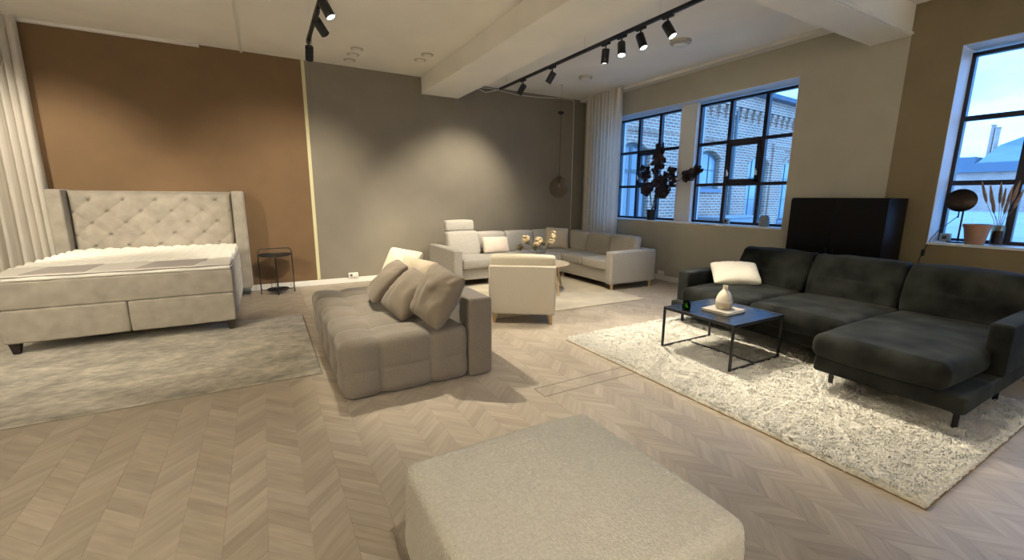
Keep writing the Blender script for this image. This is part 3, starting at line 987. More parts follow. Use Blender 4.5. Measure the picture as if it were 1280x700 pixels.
def leanx(k):
    def fn(P, N, C, H):
        P = P.copy(); P[:, 0] += k * (P[:, 2] + H[2]); return P
    return fn
part('back_cushion', 'linen_grey', 2.62, 3.19, 6.66, 6.84, 0.44, 0.83, 0.05, seg=(6, 3, 7), puff=0.015, fn=leany(0.35))
part('headrest', 'linen_grey', 2.63, 3.14, 6.84, 6.95, 0.84, 1.015, 0.035, seg=(6, 2, 4), puff=0.012, fn=leany(0.15))
for x0, x1 in ((3.205, 3.78), (3.805, 4.38), (4.405, 5.0)):
    part('back_cushion', 'linen_grey', x0, x1, 6.82, 6.99, 0.43, 0.80, 0.05, seg=(6, 3, 7), puff=0.010, fn=leany(0.2))
for y0, y1 in ((5.045, 5.61), (5.635, 6.21), (6.235, 6.80)):
    part('back_cushion', 'linen_grey', 5.07, 5.24, y0, y1, 0.43, 0.79, 0.05, seg=(3, 6, 7), puff=0.010, fn=leanx(0.2))
for x, y, m in ((4.56, 4.915, 'oak'), (5.37, 4.915, 'oak'), (5.36, 7.08, 'oak'), (4.62, 6.25, 'oak')):
    g = G(); g.taper(x, y, 0.0125 if (x, y) == (4.62, 6.25) else 0.0, 0.105, 0.018, 0.03, 12)
    g.build('leg', m, cs, world=True)
for x, y in ((2.66, 6.25), (3.14, 6.25), (2.66, 7.02), (3.14, 7.02)):
    g = G(); g.taper(x, y, 0.0125 if y < 6.5 else 0.0, 0.125, 0.024, 0.03, 12)
    g.build('leg', 'black_metal', cs, world=True)
pillow('throw_pillow', 'oblong pale beige pillow on the sofa seat beside the headrest section', 'pillow_pink', 0.50, 0.30, 0.15, (3.47, 6.62, 0.452), Euler((RD(-24), 0, RD(-4)), 'XYZ'), 21, crease=0.5)
pillow('throw_pillow', 'square sand pillow leaning in the corner of the light grey sofa', 'pillow_sand', 0.46, 0.42, 0.15, (4.80, 6.70, 0.45), Euler((RD(-20), RD(3), RD(-24)), 'XYZ'), 24, crease=0.5)

# ------------------------------------------------------------------ round oak table and vase
rt_ = thing('round_coffee_table', 'round pale oak table with splayed legs on the cream rug', 'coffee table', (3.56, 5.34, 0.013))
g = G(); g.lathe([(0, 0.412), (0.37, 0.412), (0.395, 0.418), (0.405, 0.428), (0.402, 0.436), (0.395, 0.438), (0, 0.438)], 56)
g.build('table_top', 'oak_pale', rt_)
for a_ in (5, 95, 185, 275):
    ca_, sa_ = math.cos(RD(a_)), math.sin(RD(a_))
    g = G(); g.tube([(0.27 * ca_, 0.27 * sa_, 0.414), (0.40 * ca_, 0.40 * sa_, 0.0)], [0.024, 0.013], 12)
    g.build('leg', 'oak', rt_)
vs = thing('glass_vase', 'small clear glass vase with dried cream flowers on the round table', 'vase', (3.52, 5.30, 0.4515))
g = G(); g.lathe([(0.045, 0.0), (0.075, 0.02), (0.085, 0.07), (0.06, 0.12), (0.04, 0.15), (0.05, 0.17), (0.046, 0.17), (0.036, 0.15), (0.055, 0.12), (0.079, 0.07), (0.07, 0.024), (0.0, 0.012)], 28)
g.build('vase_body', 'clear_glass', vs)
def blob(g, c, r, seed, n=7):
    rr = random.Random(seed)
    for _ in range(n):
        d = Vector((rr.gauss(0, 1), rr.gauss(0, 1), rr.gauss(0, 1))).normalized()
        s_ = r * rr.uniform(0.35, 0.6)
        cc = Vector(c) + d * r * 0.55
        g.lathe([(0, -s_), (s_ * 0.7, -s_ * 0.6), (s_, 0), (s_ * 0.7, s_ * 0.6), (0, s_)], 7, c=tuple(cc))
for i, (dx_, dz_, rr_, m) in enumerate(((-0.21, 0.30, 0.06, 'dried_cream'), (-0.16, 0.22, 0.045, 'dried_olive'), (-0.235, 0.16, 0.055, 'dried_olive'), (-0.07, 0.24, 0.06, 'dried_cream'),
                                        (-0.03, 0.27, 0.05, 'dried_cream'), (0.03, 0.22, 0.05, 'dried_olive'), (0.09, 0.25, 0.045, 'dried_cream'), (0.13, 0.32, 0.045, 'dried_cream'), (0.15, 0.37, 0.035, 'dried_cream'), (-0.10, 0.17, 0.045, 'dried_olive'))):
    g = G()
    dx_ *= 1.3; dz_ += 0.075; rr_ *= 1.1
    ox = dx_ * 0.94; oy = -dx_ * 0.33 + (i % 3 - 1) * 0.05
    g.tube([(0, 0, 0.03), (ox * 0.25, oy * 0.25, 0.14), (ox * 0.8, oy * 0.8, dz_ * 0.9), (ox, oy, dz_)], 0.003, 5)
    st = g.build('stem', 'dried_olive', vs)
    g = G(); blob(g, (ox, oy, dz_), rr_, i, 9)
    g.build('flower_head', m, st)

# ------------------------------------------------------------------ dark velvet chaise sofa
ds = thing('chaise_sofa', 'dark grey-green velvet sofa with chaise on the cream shag rug', 'sofa', (4.45, 2.0, 0.0))
def dp(name, *a, m='velvet_green', **k):
    return part(name, m, *a, parent=ds, **k)
dp('base_frame', 3.93, 5.28, 0.715, 3.26, 0.165, 0.275, 0.02, seg=(8, 14, 2))
dp('chaise_base', 3.435, 3.95, 0.715, 1.53, 0.165, 0.275, 0.02, seg=(5, 6, 2))
dp('seat_cushion', 3.895, 4.92, 2.355, 3.10, 0.272, 0.455, 0.06, seg=(10, 8, 3), puff=0.03)
dp('seat_cushion', 3.885, 4.92, 1.545, 2.335, 0.272, 0.455, 0.06, seg=(10, 8, 3), puff=0.03)
dp('chaise_cushion', 3.41, 4.90, 0.81, 1.545, 0.272, 0.45, 0.06, seg=(14, 8, 3), puff=0.028)
def sag(k, s_):
    def fn(P, N, C, H):
        P = P.copy()
        yy = P[:, 1] / H[1]
        t_ = (P[:, 2] + H[2])
        P[:, 0] += k * t_
        P[:, 2] += -0.02 * (1 - yy ** 2) * (P[:, 2] > 0) + 0.010 * (vnoise(P[:, 1] * 8 + s_, P[:, 2] * 8, 3) - 0.5)
        P[:, 0] += 0.016 * (vnoise(P[:, 1] * 9 + s_, P[:, 2] * 7 + 4, 6) - 0.5)
        return P
    return fn
for y0, y1, s_ in ((0.815, 1.54, 1), (1.58, 2.315, 5), (2.355, 3.09, 9)):
    dp('back_cushion', 4.80, 5.01, y0, y1, 0.43, 0.84, 0.05, seg=(6, 24, 16), puff=0.04, fn=sag(0.32, s_))
dp('back_frame', 5.12, 5.28, 0.72, 3.255, 0.27, 0.64, 0.03, seg=(2, 14, 5))
dp('arm', 4.06, 5.20, 0.712, 0.825, 0.27, 0.62, 0.022, seg=(10, 2, 5), puff=0.004)
dp('arm', 4.02, 5.20, 3.115, 3.262, 0.20, 0.605, 0.025, seg=(10, 2, 5), puff=0.004)
def blade_leg(x, y, z0):
    g = G()
    g.box(x - 0.009, x + 0.009, y - 0.014, y + 0.014, z0, 0.168)
    s_ = 1 if y < 1.2 else -1
    g.prism([(0, 0), (0.06, 0), (0, -0.05)], -0.004, 0.004, mtx=Matrix.Translation((x, y + s_ * 0.016, 0.166)) @ Matrix(((0, 0, 1, 0), (s_, 0, 0, 0), (0, 1, 0, 0), (0, 0, 0, 1))))
    g.build('leg', 'black_metal', ds, world=True, bevel=0.003)
for x, y, z in ((3.60, 1.47, 0.028), (3.56, 0.775, 0.028), (4.32, 0.775, 0.028), (5.10, 0.775, 0.0), (5.10, 3.16, 0.0), (4.02, 3.16, 0.028)):
    blade_leg(x, y, z)
pillow('throw_pillow', 'white cotton pillow lying against the far arm of the dark sofa', 'white_cotton', 0.50, 0.34, 0.16, (4.43, 2.80, 0.49), Euler((RD(-55), RD(-2), RD(-42)), 'XYZ'), 31, crease=0.8)

# ------------------------------------------------------------------ black coffee table
X0, X1, Y0, Y1 = 3.135, 3.83, 1.975, 2.675
ZTOP = 0.425
ct = thing('black_coffee_table', 'square black metal coffee table with herringbone top on the shag rug', 'coffee table', ((X0 + X1) / 2, (Y0 + Y1) / 2, 0.036))
hw, hd, hz = (X1 - X0) / 2, (Y1 - Y0) / 2, ZTOP - 0.036
for sx in (-1, 1):
    for sy in (-1, 1):
        g = G(); g.box(sx * hw - 0.009 - sx * 0.009, sx * hw + 0.009 - sx * 0.009, sy * hd - 0.009 - sy * 0.009, sy * hd + 0.009 - sy * 0.009, 0, hz - 0.026)
        g.build('leg', 'black_metal', ct, bevel=0.002)
for sy in (-1, 1):
    g = G(); g.box(-hw + 0.018, hw - 0.018, sy * (hd - 0.009) - 0.008, sy * (hd - 0.009) + 0.008, 0.0, 0.016)
    g.build('floor_bar', 'black_metal', ct, bevel=0.002)
g = G(); g.box(-0.008, 0.008, -hd + 0.017, hd - 0.017, 0.0, 0.016)
g.build('stretcher', 'black_metal', ct, bevel=0.002)
g = G()
t = 0.014
g.box(-hw, hw, -hd, -hd + t, hz - 0.026, hz); g.box(-hw, hw, hd - t, hd, hz - 0.026, hz)
g.box(-hw, -hw + t, -hd + t, hd - t, hz - 0.026, hz); g.box(hw - t, hw, -hd + t, hd - t, hz - 0.026, hz)
g.box(-hw + t, hw - t, -hd + t, hd - t, hz - 0.022, hz - 0.012)
g.build('top_frame', 'black_metal', ct, bevel=0.002)
# herringbone slats clipped to the top
def clip(poly, x0, x1, y0, y1):
    for ax_, lim, sg in ((0, x0, 1), (0, x1, -1), (1, y0, 1), (1, y1, -1)):
        out = []
        for i in range(len(poly)):
            p, q = poly[i - 1], poly[i]
            a_, b_ = sg * (p[ax_] - lim), sg * (q[ax_] - lim)
            if (a_ >= 0) != (b_ >= 0):
                k = a_ / (a_ - b_); out.append((p[0] + (q[0] - p[0]) * k, p[1] + (q[1] - p[1]) * k))
            if b_ >= 0:
                out.append(q)
        poly = out
        if not poly:
            break
    return poly
ncols, pitch, gp = 4, 0.105, 0.0018
cwid = (2 * hd - 2 * t) / ncols
for c in range(ncols):
    cy = -hd + t + cwid * (c + 0.5)
    sg = 1 if c % 2 else -1
    for k in range(-6, 7):
        cx = k * pitch
        h2, e2 = pitch / 2 - gp, cwid / 2 - gp
        pl = [(cx - h2 - sg * e2, cy - e2), (cx + h2 - sg * e2, cy - e2), (cx + h2 + sg * e2, cy + e2), (cx - h2 + sg * e2, cy + e2)]
        pl = clip(pl, -hw + t + gp, hw - t - gp, -hd + t + gp, hd - t - gp)
        if len(pl) >= 3:
            ar = abs(sum(pl[i - 1][0] * pl[i][1] - pl[i][0] * pl[i - 1][1] for i in range(len(pl)))) / 2
            if ar > 2e-4:
                g = G(); g.prism(pl, hz - 0.012, hz - 0.002 + (k % 3) * 0.0003)
                g.build('slat', 'black_satin', ct, smooth=None)
bk = thing('coffee_table_book', 'beige closed book lying on the black coffee table under the vase', 'book', (3.47, 2.305, ZTOP), RD(4))
g = G(); g.box(-0.135, 0.135, -0.125, 0.125, 0, 0.003); g.box(-0.135, 0.135, -0.125, 0.125, 0.019, 0.022); g.box(-0.135, -0.131, -0.125, 0.125, 0.003, 0.019)
g.build('cover', 'book_cover', bk, smooth=None)
g = G(); g.box(-0.131, 0.129, -0.121, 0.121, 0.003, 0.019)
g.build('pages', 'white_cotton', bk, smooth=None)
vz = thing('bottle_vase', 'cream stoneware bottle vase with bare clay foot standing on the book', 'vase', (3.47, 2.305, ZTOP + 0.0225))
g = G(); g.lathe([(0, 0.0), (0.054, 0.0), (0.064, 0.012), (0.068, 0.04), (0.0685, 0.062)], 36)
g.build('foot', 'clay_raw', vz)
g = G(); g.lathe([(0.0686, 0.062), (0.067, 0.085), (0.058, 0.115), (0.043, 0.145), (0.028, 0.163), (0.0205, 0.172), (0.0195, 0.185), (0.0195, 0.203), (0.021, 0.208), (0.017, 0.208), (0.0155, 0.19), (0.0, 0.165)], 36)
g.build('body', 'stoneware', vz)
vt = thing('tealight_glass', 'small green glass tealight holder on the corner of the black coffee table', 'candle holder', (3.225, 2.50, ZTOP))
g = G(); g.lathe([(0, 0), (0.032, 0), (0.036, 0.006), (0.037, 0.075), (0.033, 0.075), (0.032, 0.012), (0, 0.010)], 28)
g.build('glass', 'green_glass', vt)
g = G(); g.lathe([(0, 0.0105), (0.019, 0.0105), (0.019, 0.026), (0, 0.026)], 18)
g.build('candle', 'candle_wax', vt)
g = G(); g.lathe([(0, 0.027), (0.005, 0.034), (0.0045, 0.042), (0, 0.056)], 8)
g.build('flame', 'flame', vt)

# ------------------------------------------------------------------ black cabinet
cb = thing('black_cabinet', 'tall matt black cabinet standing against the wall behind the dark sofa', 'cabinet', (5.72, 2.45, 0))
cx0, cx1, cy0, cy1 = 5.50, 5.945, 1.975, 2.925
g = G(); g.box(cx0 + 0.022, cx1, cy0, cy1, 0.12, 1.42)
g.build('body', 'black_lacquer', cb, world=True, bevel=0.004)
for i in range(2):
    y0 = cy0 + 0.002 + i * (cy1 - cy0) / 2
    g = G(); g.box(cx0, cx0 + 0.02, y0, y0 + (cy1 - cy0) / 2 - 0.004, 0.125, 1.405)
    dr = g.build('door', 'black_lacquer', cb, world=True, bevel=0.003)
    g = G(); yh = y0 + (0.44 if i == 0 else 0.03)
    g.box(cx0 - 0.014, cx0, yh - 0.006, yh + 0.006, 0.70, 0.86)
    g.build('handle', 'black_metal', dr, world=False, bevel=0.002)
    dr.children[0].location = (-5.72, -2.45, 0)
for x in (cx0 + 0.05, cx1 - 0.05):
    for y in (cy0 + 0.05, cy1 - 0.05):
        g = G(); g.box(x - 0.015, x + 0.015, y - 0.015, y + 0.015, 0, 0.122)
        g.build('leg', 'black_metal', cb, world=True)

# ------------------------------------------------------------------ foreground pouf
pf = thing('boucle_pouf', 'large square ivory boucle pouf standing alone on the chevron floor', 'pouf', (0.81, 1.075, 0))
def soft(P, N, C, H):
    P = P.copy()
    k = 1.0 + 0.022 * (1 - ((P[:, 2] + H[2]) / (2 * H[2])))
    P[:, 0] *= k; P[:, 1] *= k
    W_ = vnoise(P[:, 0] * 5 + 3, P[:, 1] * 5 + P[:, 2] * 6, 8) - 0.5
    F_ = vnoise(P[:, 0] * 95, P[:, 1] * 95 + P[:, 2] * 80, 12) - 0.5
    return P + N * (W_ * 0.008 + F_ * 0.0035)[:, None]
g = G(); g.rbox(-0.432, 0.432, -0.415, 0.415, 0.035, 0.415, 0.045, (110, 106, 48), puff=0.012, fn=soft, k=5)
g.build('upholstery', 'boucle', pf, smooth=180)
for x in (-0.36, 0.36):
    for y in (-0.34, 0.34):
        g = G(); g.taper(x, y, 0, 0.037, 0.025, 0.028, 14)
        g.build('foot', 'black_metal', pf)

# ------------------------------------------------------------------ curtains
def curtain(name, label, x0, x1, y, z0, z1, waves, amp, along='x', seed=0, cat='curtain'):
    root = thing(name, label, cat, ((x0 + x1) / 2, y, z0) if along == 'x' else (y, (x0 + x1) / 2, z0))
    L_ = x1 - x0
    n, mz = int(waves * 16), 26
    U_, Z_ = np.meshgrid(np.linspace(0, 1, n), np.linspace(0, 1, mz), indexing='ij')
    ph = 2 * PI * waves * (U_ + 0.010 * np.sin(U_ * 31 + seed) + 0.006 * np.sin(Z_ * 3 + U_ * 12))
    flare = 1 + 0.25 * (1 - Z_)
    D_ = amp * flare * (np.sin(ph) + 0.35 * np.sin(ph * 2.1 + 1 + seed) * (0.4 + 0.6 * vnoise(U_ * 9, U_ * 0, seed)))
    A_ = (U_ - 0.5) * L_ + amp * 0.35 * np.cos(ph)
    H_ = Z_ * (z1 - z0)
    g = G()
    if along == 'x':
        g.grid(A_, D_, H_)
    else:
        g.grid(D_, A_, H_, flip=True)
    g.build('cloth', 'sheer', root, smooth=180)
    g = G()
    e = 0.07
    D2 = amp * 0.9 * np.sin(2 * PI * waves * np.linspace(0, 1, n))
    A2 = (np.linspace(0, 1, n) - 0.5) * L_
    zz = np.array([z1 - z0 - e, z1 - z0 + 0.004])
    XX, ZZ = np.meshgrid(A2, zz, indexing='ij')
    DD = np.repeat((D2 - 0.004)[:, None], 2, 1)
    if along == 'x':
        g.grid(XX, DD, ZZ)
    else:
        g.grid(DD, XX, ZZ, flip=True)
    g.build('heading_tape', 'sheer', root, smooth=180)
    g = G()
    if along == 'x':
        g.box(-L_ / 2, L_ / 2, -0.012, 0.012, z1 - z0 + 0.004, z1 - z0 + 0.024)
    else:
        g.box(-0.012, 0.012, -L_ / 2, L_ / 2, z1 - z0 + 0.004, z1 - z0 + 0.024)
    g.build('rail', 'white_paint', root)
    return root
curtain('sheer_curtain', 'floor-length sheer cream curtain beside the tufted bed headboard', -4.3, -2.21, 7.30, 0.03, 3.335, 23, 0.045, 'x', 2)
curtain('sheer_curtain', 'floor-length sheer beige curtain in the corner beside the plant window', 6.13, 7.05, 5.72, 0.03, 3.335, 9, 0.04, 'y', 5)

# ------------------------------------------------------------------ ceiling fittings
def disc_fitting(name, label, cat, x, y, r, h, group=None):
    o = thing(name, label, cat, (x, y, ZC), group=group)
    g = G(); g.lathe([(0, 0), (r, 0), (r, -h * 0.35), (r * 0.95, -h * 0.5), (r * 0.80, -h * 0.5), (0, -h * 0.5)][::-1], 32)
    g.build('base', 'valve_beige', o)
    g = G(); g.lathe([(0, -h), (r * 0.55, -h), (r * 0.66, -h * 0.85), (r * 0.66, -h * 0.5), (0, -h * 0.5)], 32)
    g.build('cap', 'white_plastic', o)
for x, y, lb in ((1.29, 7.10, 'round air valve closest to the taupe wall in the ceiling row of three'), (1.29, 6.81, 'middle round air valve in the ceiling row of three'), (1.29, 6.54, 'round air valve farthest from the taupe wall in the ceiling row of three')):
    disc_fitting('air_valve', lb, 'air valve', x, y, 0.085, 0.022, 'row of three ceiling air valves')
for x, y, lb in ((2.18, 6.57, 'round air valve nearer the taupe wall in the pair beside the ceiling beam'), (2.19, 6.28, 'round air valve farther from the taupe wall in the pair beside the beam')):
    disc_fitting('air_valve', lb, 'air valve', x, y, 0.085, 0.022, 'pair of ceiling air valves')
disc_fitting('ceiling_vent', 'round white ceiling vent close to the corner curtain', 'vent', 4.80, 6.03, 0.115, 0.06)
disc_fitting('ceiling_vent', 'round white ceiling vent behind the outermost lit spotlight', 'vent', 4.78, 4.12, 0.13, 0.06)

def track(name, label, x, y0, y1, z, wires):
    root = thing(name, label, 'light rail', (x, (y0 + y1) / 2, z))
    g = G(); g.box(-0.018, 0.018, -(y1 - y0) / 2, (y1 - y0) / 2, 0, 0.034)
    g.build('rail', 'black_metal', root, bevel=0.003)
    for yy in wires:
        g = G(); g.tube([(0, yy - (y0 + y1) / 2, 0.03), (0, yy - (y0 + y1) / 2, ZC - z)], 0.0022, 6)
        g.build('suspension_wire', 'white_plastic', root)
track('ceiling_track', 'long black light rail on wires along the ceiling beam', 3.47, -2.5, 6.52, 3.09, (6.3, 5.28, 4.4, 3.25, 1.5, -0.5))
track('ceiling_track', 'black light rail on wires above the daybed', 0.60, -2.5, 5.72, 3.09, (5.35, 4.55, 2.5, 0.5))
track('ceiling_track', 'black light rail on wires above the bed', -2.60, -2.5, 5.4, 3.09, (5.0, 3.0, 0.5))

def spot_head(label, x, y, aim, power, size=58, blend=0.55, lit=True, L_=0.15, r=0.042, group=None):
    root = thing('track_spotlight', label, 'spotlight', (x, y, 3.09), group=group)
    g = G(); g.box(-0.017, 0.017, -0.06, 0.06, -0.022, 0.0)
    g.build('adapter', 'black_metal', root, bevel=0.003)
    piv = Vector((0, 0, -0.095))
    g = G(); g.tube([(0, 0, -0.02), tuple(piv)], 0.0075, 8)
    g.build('bracket', 'black_metal', root)
    d = (Vector(aim) - (Vector((x, y, 3.09)) + piv)).normalized()
    q = d.to_track_quat('-Z', 'Y')
    M = Matrix.Translation(piv + d * 0.035) @ q.to_matrix().to_4x4()
    g = G(); g.lathe([(0, 0.07), (r * 0.93, 0.07), (r, 0.064), (r, -L_ + 0.07), (r * 0.90, -L_ + 0.07), (r * 0.86, -L_ + 0.085), (0, -L_ + 0.085)][::-1], 28, mtx=M)
    g.build('body', 'black_metal', root)
    g = G(); g.lathe([(0, 0.0), (r * 0.84, 0.0), (r * 0.84, 0.004), (0, 0.004)], 28, mtx=M @ Matrix.Translation((0, 0, -L_ + 0.078)))
    g.build('lens', 'lamp_lens' if lit else 'black_satin', root)
    if lit:
        ld = bpy.data.lights.new('spot', 'SPOT')
        ld.energy = power * LAMP; ld.color = WARM; ld.spot_size = RD(size); ld.spot_blend = blend; ld.shadow_soft_size = 0.018
        lo = bpy.data.objects.new('lamp', ld)
        COL.objects.link(lo); lo.parent = root
        lo.matrix_local = M @ Matrix.Translation((0, 0, -L_ + 0.06))
    return root
# rail along the beam
spot_head('black spotlight at the end of the beam rail nearest the taupe wall', 3.47, 5.80, (3.05, 7.46, 1.2), 125, 80, 0.9)
spot_head('second spotlight from the wall end of the beam rail, turned towards the headrest section', 3.47, 5.05, (2.5, 6.6, 0.3), 150, 60, 0.7)
spot_head('black spotlight hanging straight down, third from the wall end of the beam rail', 3.47, 4.02, (3.60, 4.45, 0.0), 150, 80, 0.7)
spot_head('lit spotlight next to the straight one, fourth from the wall end of the beam rail', 3.47, 3.77, (2.9, 2.9, 0.0), 110, 62, 0.7)
spot_head('lit slanting spotlight, fifth from the wall end of the beam rail', 3.47, 3.50, (3.75, 2.35, 0.2), 120, 60, 0.7)
spot_head('lit slanting spotlight, sixth from the wall end of the beam rail, beside the ceiling vent', 3.47, 3.16, (4.05, 1.55, 0.2), 130, 62, 0.7)
spot_head('added unseen spotlight on the beam rail over the near end of the shag rug', 3.47, 1.9, (3.5, 0.7, 0.0), 70, 62, 0.7)  # out of view, added to lighten the near part of the rug
# rail above the daybed
spot_head('black spotlight at the wall end of the daybed rail', 0.60, 5.62, (0.62, 7.46, 0.9), 25, 70, 0.8)
spot_head('tilted black spotlight, second from the wall end of the daybed rail', 0.60, 4.76, (3.0, 7.2, 0.6), 130, 56, 0.7)
spot_head('lit spotlight, third from the wall end of the daybed rail', 0.60, 4.30, (2.0, 3.5, 0.0), 220, 75, 0.6)
spot_head('spotlight, fourth from the wall end of the daybed rail', 0.60, 3.55, (0.35, 7.46, 0.75), 260, 58, 0.75)
spot_head('added unseen spotlight on the daybed rail over the open floor', 0.60, 0.2, (-0.3, 1.2, 0.0), 60, 90, 0.8)  # out of view, added as fill for the pouf and foreground floor
# rail above the bed
spot_head('spotlight on the bed rail turned to the curtain side of the headboard', -2.60, 4.75, (-2.15, 7.46, 1.1), 230, 66, 0.75)
spot_head('spotlight on the bed rail turned to the foot of the bed', -2.60, 3.3, (-1.15, 5.6, 0.4), 200, 70, 0.75)
spot_head('added unseen spotlight on the bed rail over the silver rug', -2.60, 1.5, (-0.9, 3.6, 0.0), 110, 80, 0.8)  # out of view, added for overall brightness on this side

# unseen spots added behind the camera to brighten the room by bounce
spot_head('added fill spotlight on the daybed rail turned to the front wall', 0.60, -1.6, (0.2, -4.0, 2.2), 380, 100, 0.8)
spot_head('added fill spotlight on the bed rail turned to the front wall', -2.60, -1.6, (-2.6, -4.0, 2.2), 380, 100, 0.8)
spot_head('added fill spotlight on the bed rail turned to the side wall', -2.60, 0.6, (-5.2, 0.8, 2.0), 380, 100, 0.8)
spot_head('added fill spotlight on the beam rail turned to the front wall', 3.47, -1.6, (3.6, -4.0, 2.2), 380, 100, 0.8)

# loose thin cables
g = G(); g.tube([(0.62, 5.35, 3.2), (0.66, 6.2, 3.0), (0.70, 6.9, 2.72), (0.71, 7.0, 2.45)], 0.0025, 5)
o = g.build('loose_wire', 'zip_dark'); tag(o, 'thin loose wire dangling behind the daybed rail', 'wire')
g = G()
pts = [(3.47, 6.52, 3.10), (3.40, 6.9, 3.12), (3.42, 7.36, 3.30), (3.8, 7.44, 3.335), (4.3, 7.445, 3.29), (4.8, 7.445, 3.30), (5.3, 7.445, 3.335), (5.62, 7.445, 3.345), (5.66, 7.445, 3.30), (5.665, 7.445, 1.5), (5.66, 7.445, 0.2)]
sm = []
for i in range(len(pts) - 1):
    for k in range(6):
        sm.append(tuple(Vector(pts[i]).lerp(Vector(pts[i + 1]), k / 6)))
sm.append(pts[-1])
g.tube(sm, 0.005, 6)
o = g.build('power_cable', 'white_plastic'); tag(o, 'white cable draped along the top of the taupe wall into the corner', 'cable')

# pendant lamp
PX, PY = 4.78, 6.66
pl = thing('pendant_lamp', 'smoked glass globe pendant on a black cord over the corner sofa', 'pendant lamp', (PX, PY, 1.40))
R = 0.185
zc = 0.185
g = G(); g.lathe([(R * math.sin(PI * i / 24), zc - R * math.cos(PI * i / 24)) for i in range(0, 23)], 40)
g.build('globe', 'smoked_glass', pl, smooth=180)
g = G(); g.lathe([(0, 0.355), (0.05, 0.355), (0.048, 0.372), (0.02, 0.384), (0, 0.384)], 24)
g.lathe([(0, 0.27), (0.02, 0.27), (0.02, 0.356), (0, 0.356)], 16)
g.build('cap', 'black_metal', pl)
g = G(); g.lathe([(0, 0.20), (0.02, 0.21), (0.027, 0.23), (0.02, 0.255), (0.013, 0.27), (0, 0.27)], 16)
g.build('bulb', 'clear_glass', pl)
g = G(); g.tube([(0, 0, 0.38), (0, 0, 1.49)], 0.004, 6)
g.build('cord', 'black_metal', pl)
g = G(); g.lathe([(0, 1.46), (0.035, 1.465), (0.052, 1.485), (0.052, 1.51), (0.02, 1.525), (0, 1.525)], 24)
g.build('cord_cup', 'black_metal', pl)
g = G(); g.tube([(0, 0, 1.52), (0, 0, ZC - 1.40)], 0.0015, 5); g.lathe([(0, 1.948), (0.012, 1.95), (0.012, 1.959), (0, 1.96)], 10)
g.build('hanging_wire', 'black_metal', pl)

# ------------------------------------------------------------------ wall sockets
def socket(label, loc, rotz, n=2):
    o = thing('wall_socket', label, 'socket', loc, rotz)
    wd = 0.075 * n
    g = G(); g.rbox(-wd / 2, wd / 2, -0.045, 0.0, -0.038, 0.038, 0.008, (2, 1, 2))
    g.build('cover_plate', 'white_plastic', o, smooth=180)
    for i in range(n):
        xc = -wd / 2 + 0.075 * (i + 0.5)
        g = G(); g.lathe([(0, 0.0), (0.019, 0.0), (0.021, 0.003), (0.023, 0.003), (0.023, -0.003), (0, -0.003)][::-1], 20, mtx=Matrix.Translation((xc, -0.046, 0)) @ Matrix.Rotation(PI / 2, 4, 'X'))
        g.build('outlet', 'zip_dark' if i == 0 else 'white_paint', o)
socket('white double socket above the baseboard of the taupe wall', (1.21, YB - 0.001, 0.125), 0)
socket('white double socket on the window wall beside the corner sofa', (XW - 0.001, 5.22, 0.125), PI / 2)

# ------------------------------------------------------------------ things on the window sills
ZL = ZS + 0.022
ZL2 = ZS2 + 0.022
pp = thing('potted_plant', 'dark plum leafy plant in a small black pot on the window sill', 'potted plant', (6.075, 5.61, ZL))
g = G(); g.lathe([(0, 0), (0.072, 0), (0.088, 0.17), (0.095, 0.17), (0.095, 0.185), (0.086, 0.185), (0.08, 0.15), (0, 0.15)], 24)
g.build('pot', 'pot_black', pp)
rr = random.Random(3)
def leaf(g, c, size, nrm, up):
    n = nrm.normalized(); t_ = up.cross(n).normalized(); b_ = n.cross(t_)
    pts = []
    for a_, rad in ((0, 0.55), (50, 0.95), (90, 1.0), (130, 0.95), (180, 0.5), (230, 0.8), (270, 0.62), (310, 0.8)):
        pts.append(c + (t_ * math.cos(RD(a_)) + b_ * math.sin(RD(a_))) * size * rad + n * 0.006 * math.sin(RD(a_ * 2)))
    top = [tuple(p + n * 0.001) for p in pts]; bot = [tuple(p - n * 0.001) for p in pts]
    k = len(pts)
    g.add(top + bot, [tuple(range(k)), tuple(range(2 * k - 1, k - 1, -1))] + [(i, i + k, (i + 1) % k + k, (i + 1) % k) for i in range(k)])
branches = [([(0, 0, 0.14), (0.0, -0.06, 0.5), (-0.01, -0.10, 0.85), (0, -0.10, 1.2)], 0.13, [(0.55, 0.12), (0.68, 0.13), (0.82, 0.13), (0.95, 0.12), (1.0, 0.10)]),
            ([(0, 0, 0.14), (0.01, 0.06, 0.5), (0.0, 0.18, 0.74), (0, 0.22, 0.88)], 0.12, [(0.75, 0.10), (0.95, 0.13)]),
            ([(0, 0, 0.14), (0.0, -0.12, 0.42), (0.0, -0.30, 0.68), (0, -0.42, 0.78)], 0.12, [(0.62, 0.13), (0.82, 0.14), (1.0, 0.12)]),
            ([(0, 0, 0.14), (0.0, -0.10, 0.35), (-0.02, -0.45, 0.62), (-0.03, -0.66, 0.72), (-0.03, -0.90, 0.80)], 0.10, [(0.82, 0.07), (0.92, 0.09), (1.0, 0.08)]),
            ([(0, 0, 0.14), (0.0, -0.05, 0.35), (0.0, -0.20, 0.48), (0, -0.26, 0.50)], 0.12, [(0.8, 0.12), (1.0, 0.12)]),
            ([(0, 0, 0.14), (0.0, 0.04, 0.38), (0.0, 0.12, 0.53), (0, 0.15, 0.56)], 0.12, [(0.85, 0.10), (1.0, 0.10)])]
def along_path(P, t_):
    P = [Vector(p) for p in P]
    f_ = t_ * (len(P) - 1); i = min(int(f_), len(P) - 2)
    return P[i].lerp(P[i + 1], f_ - i)
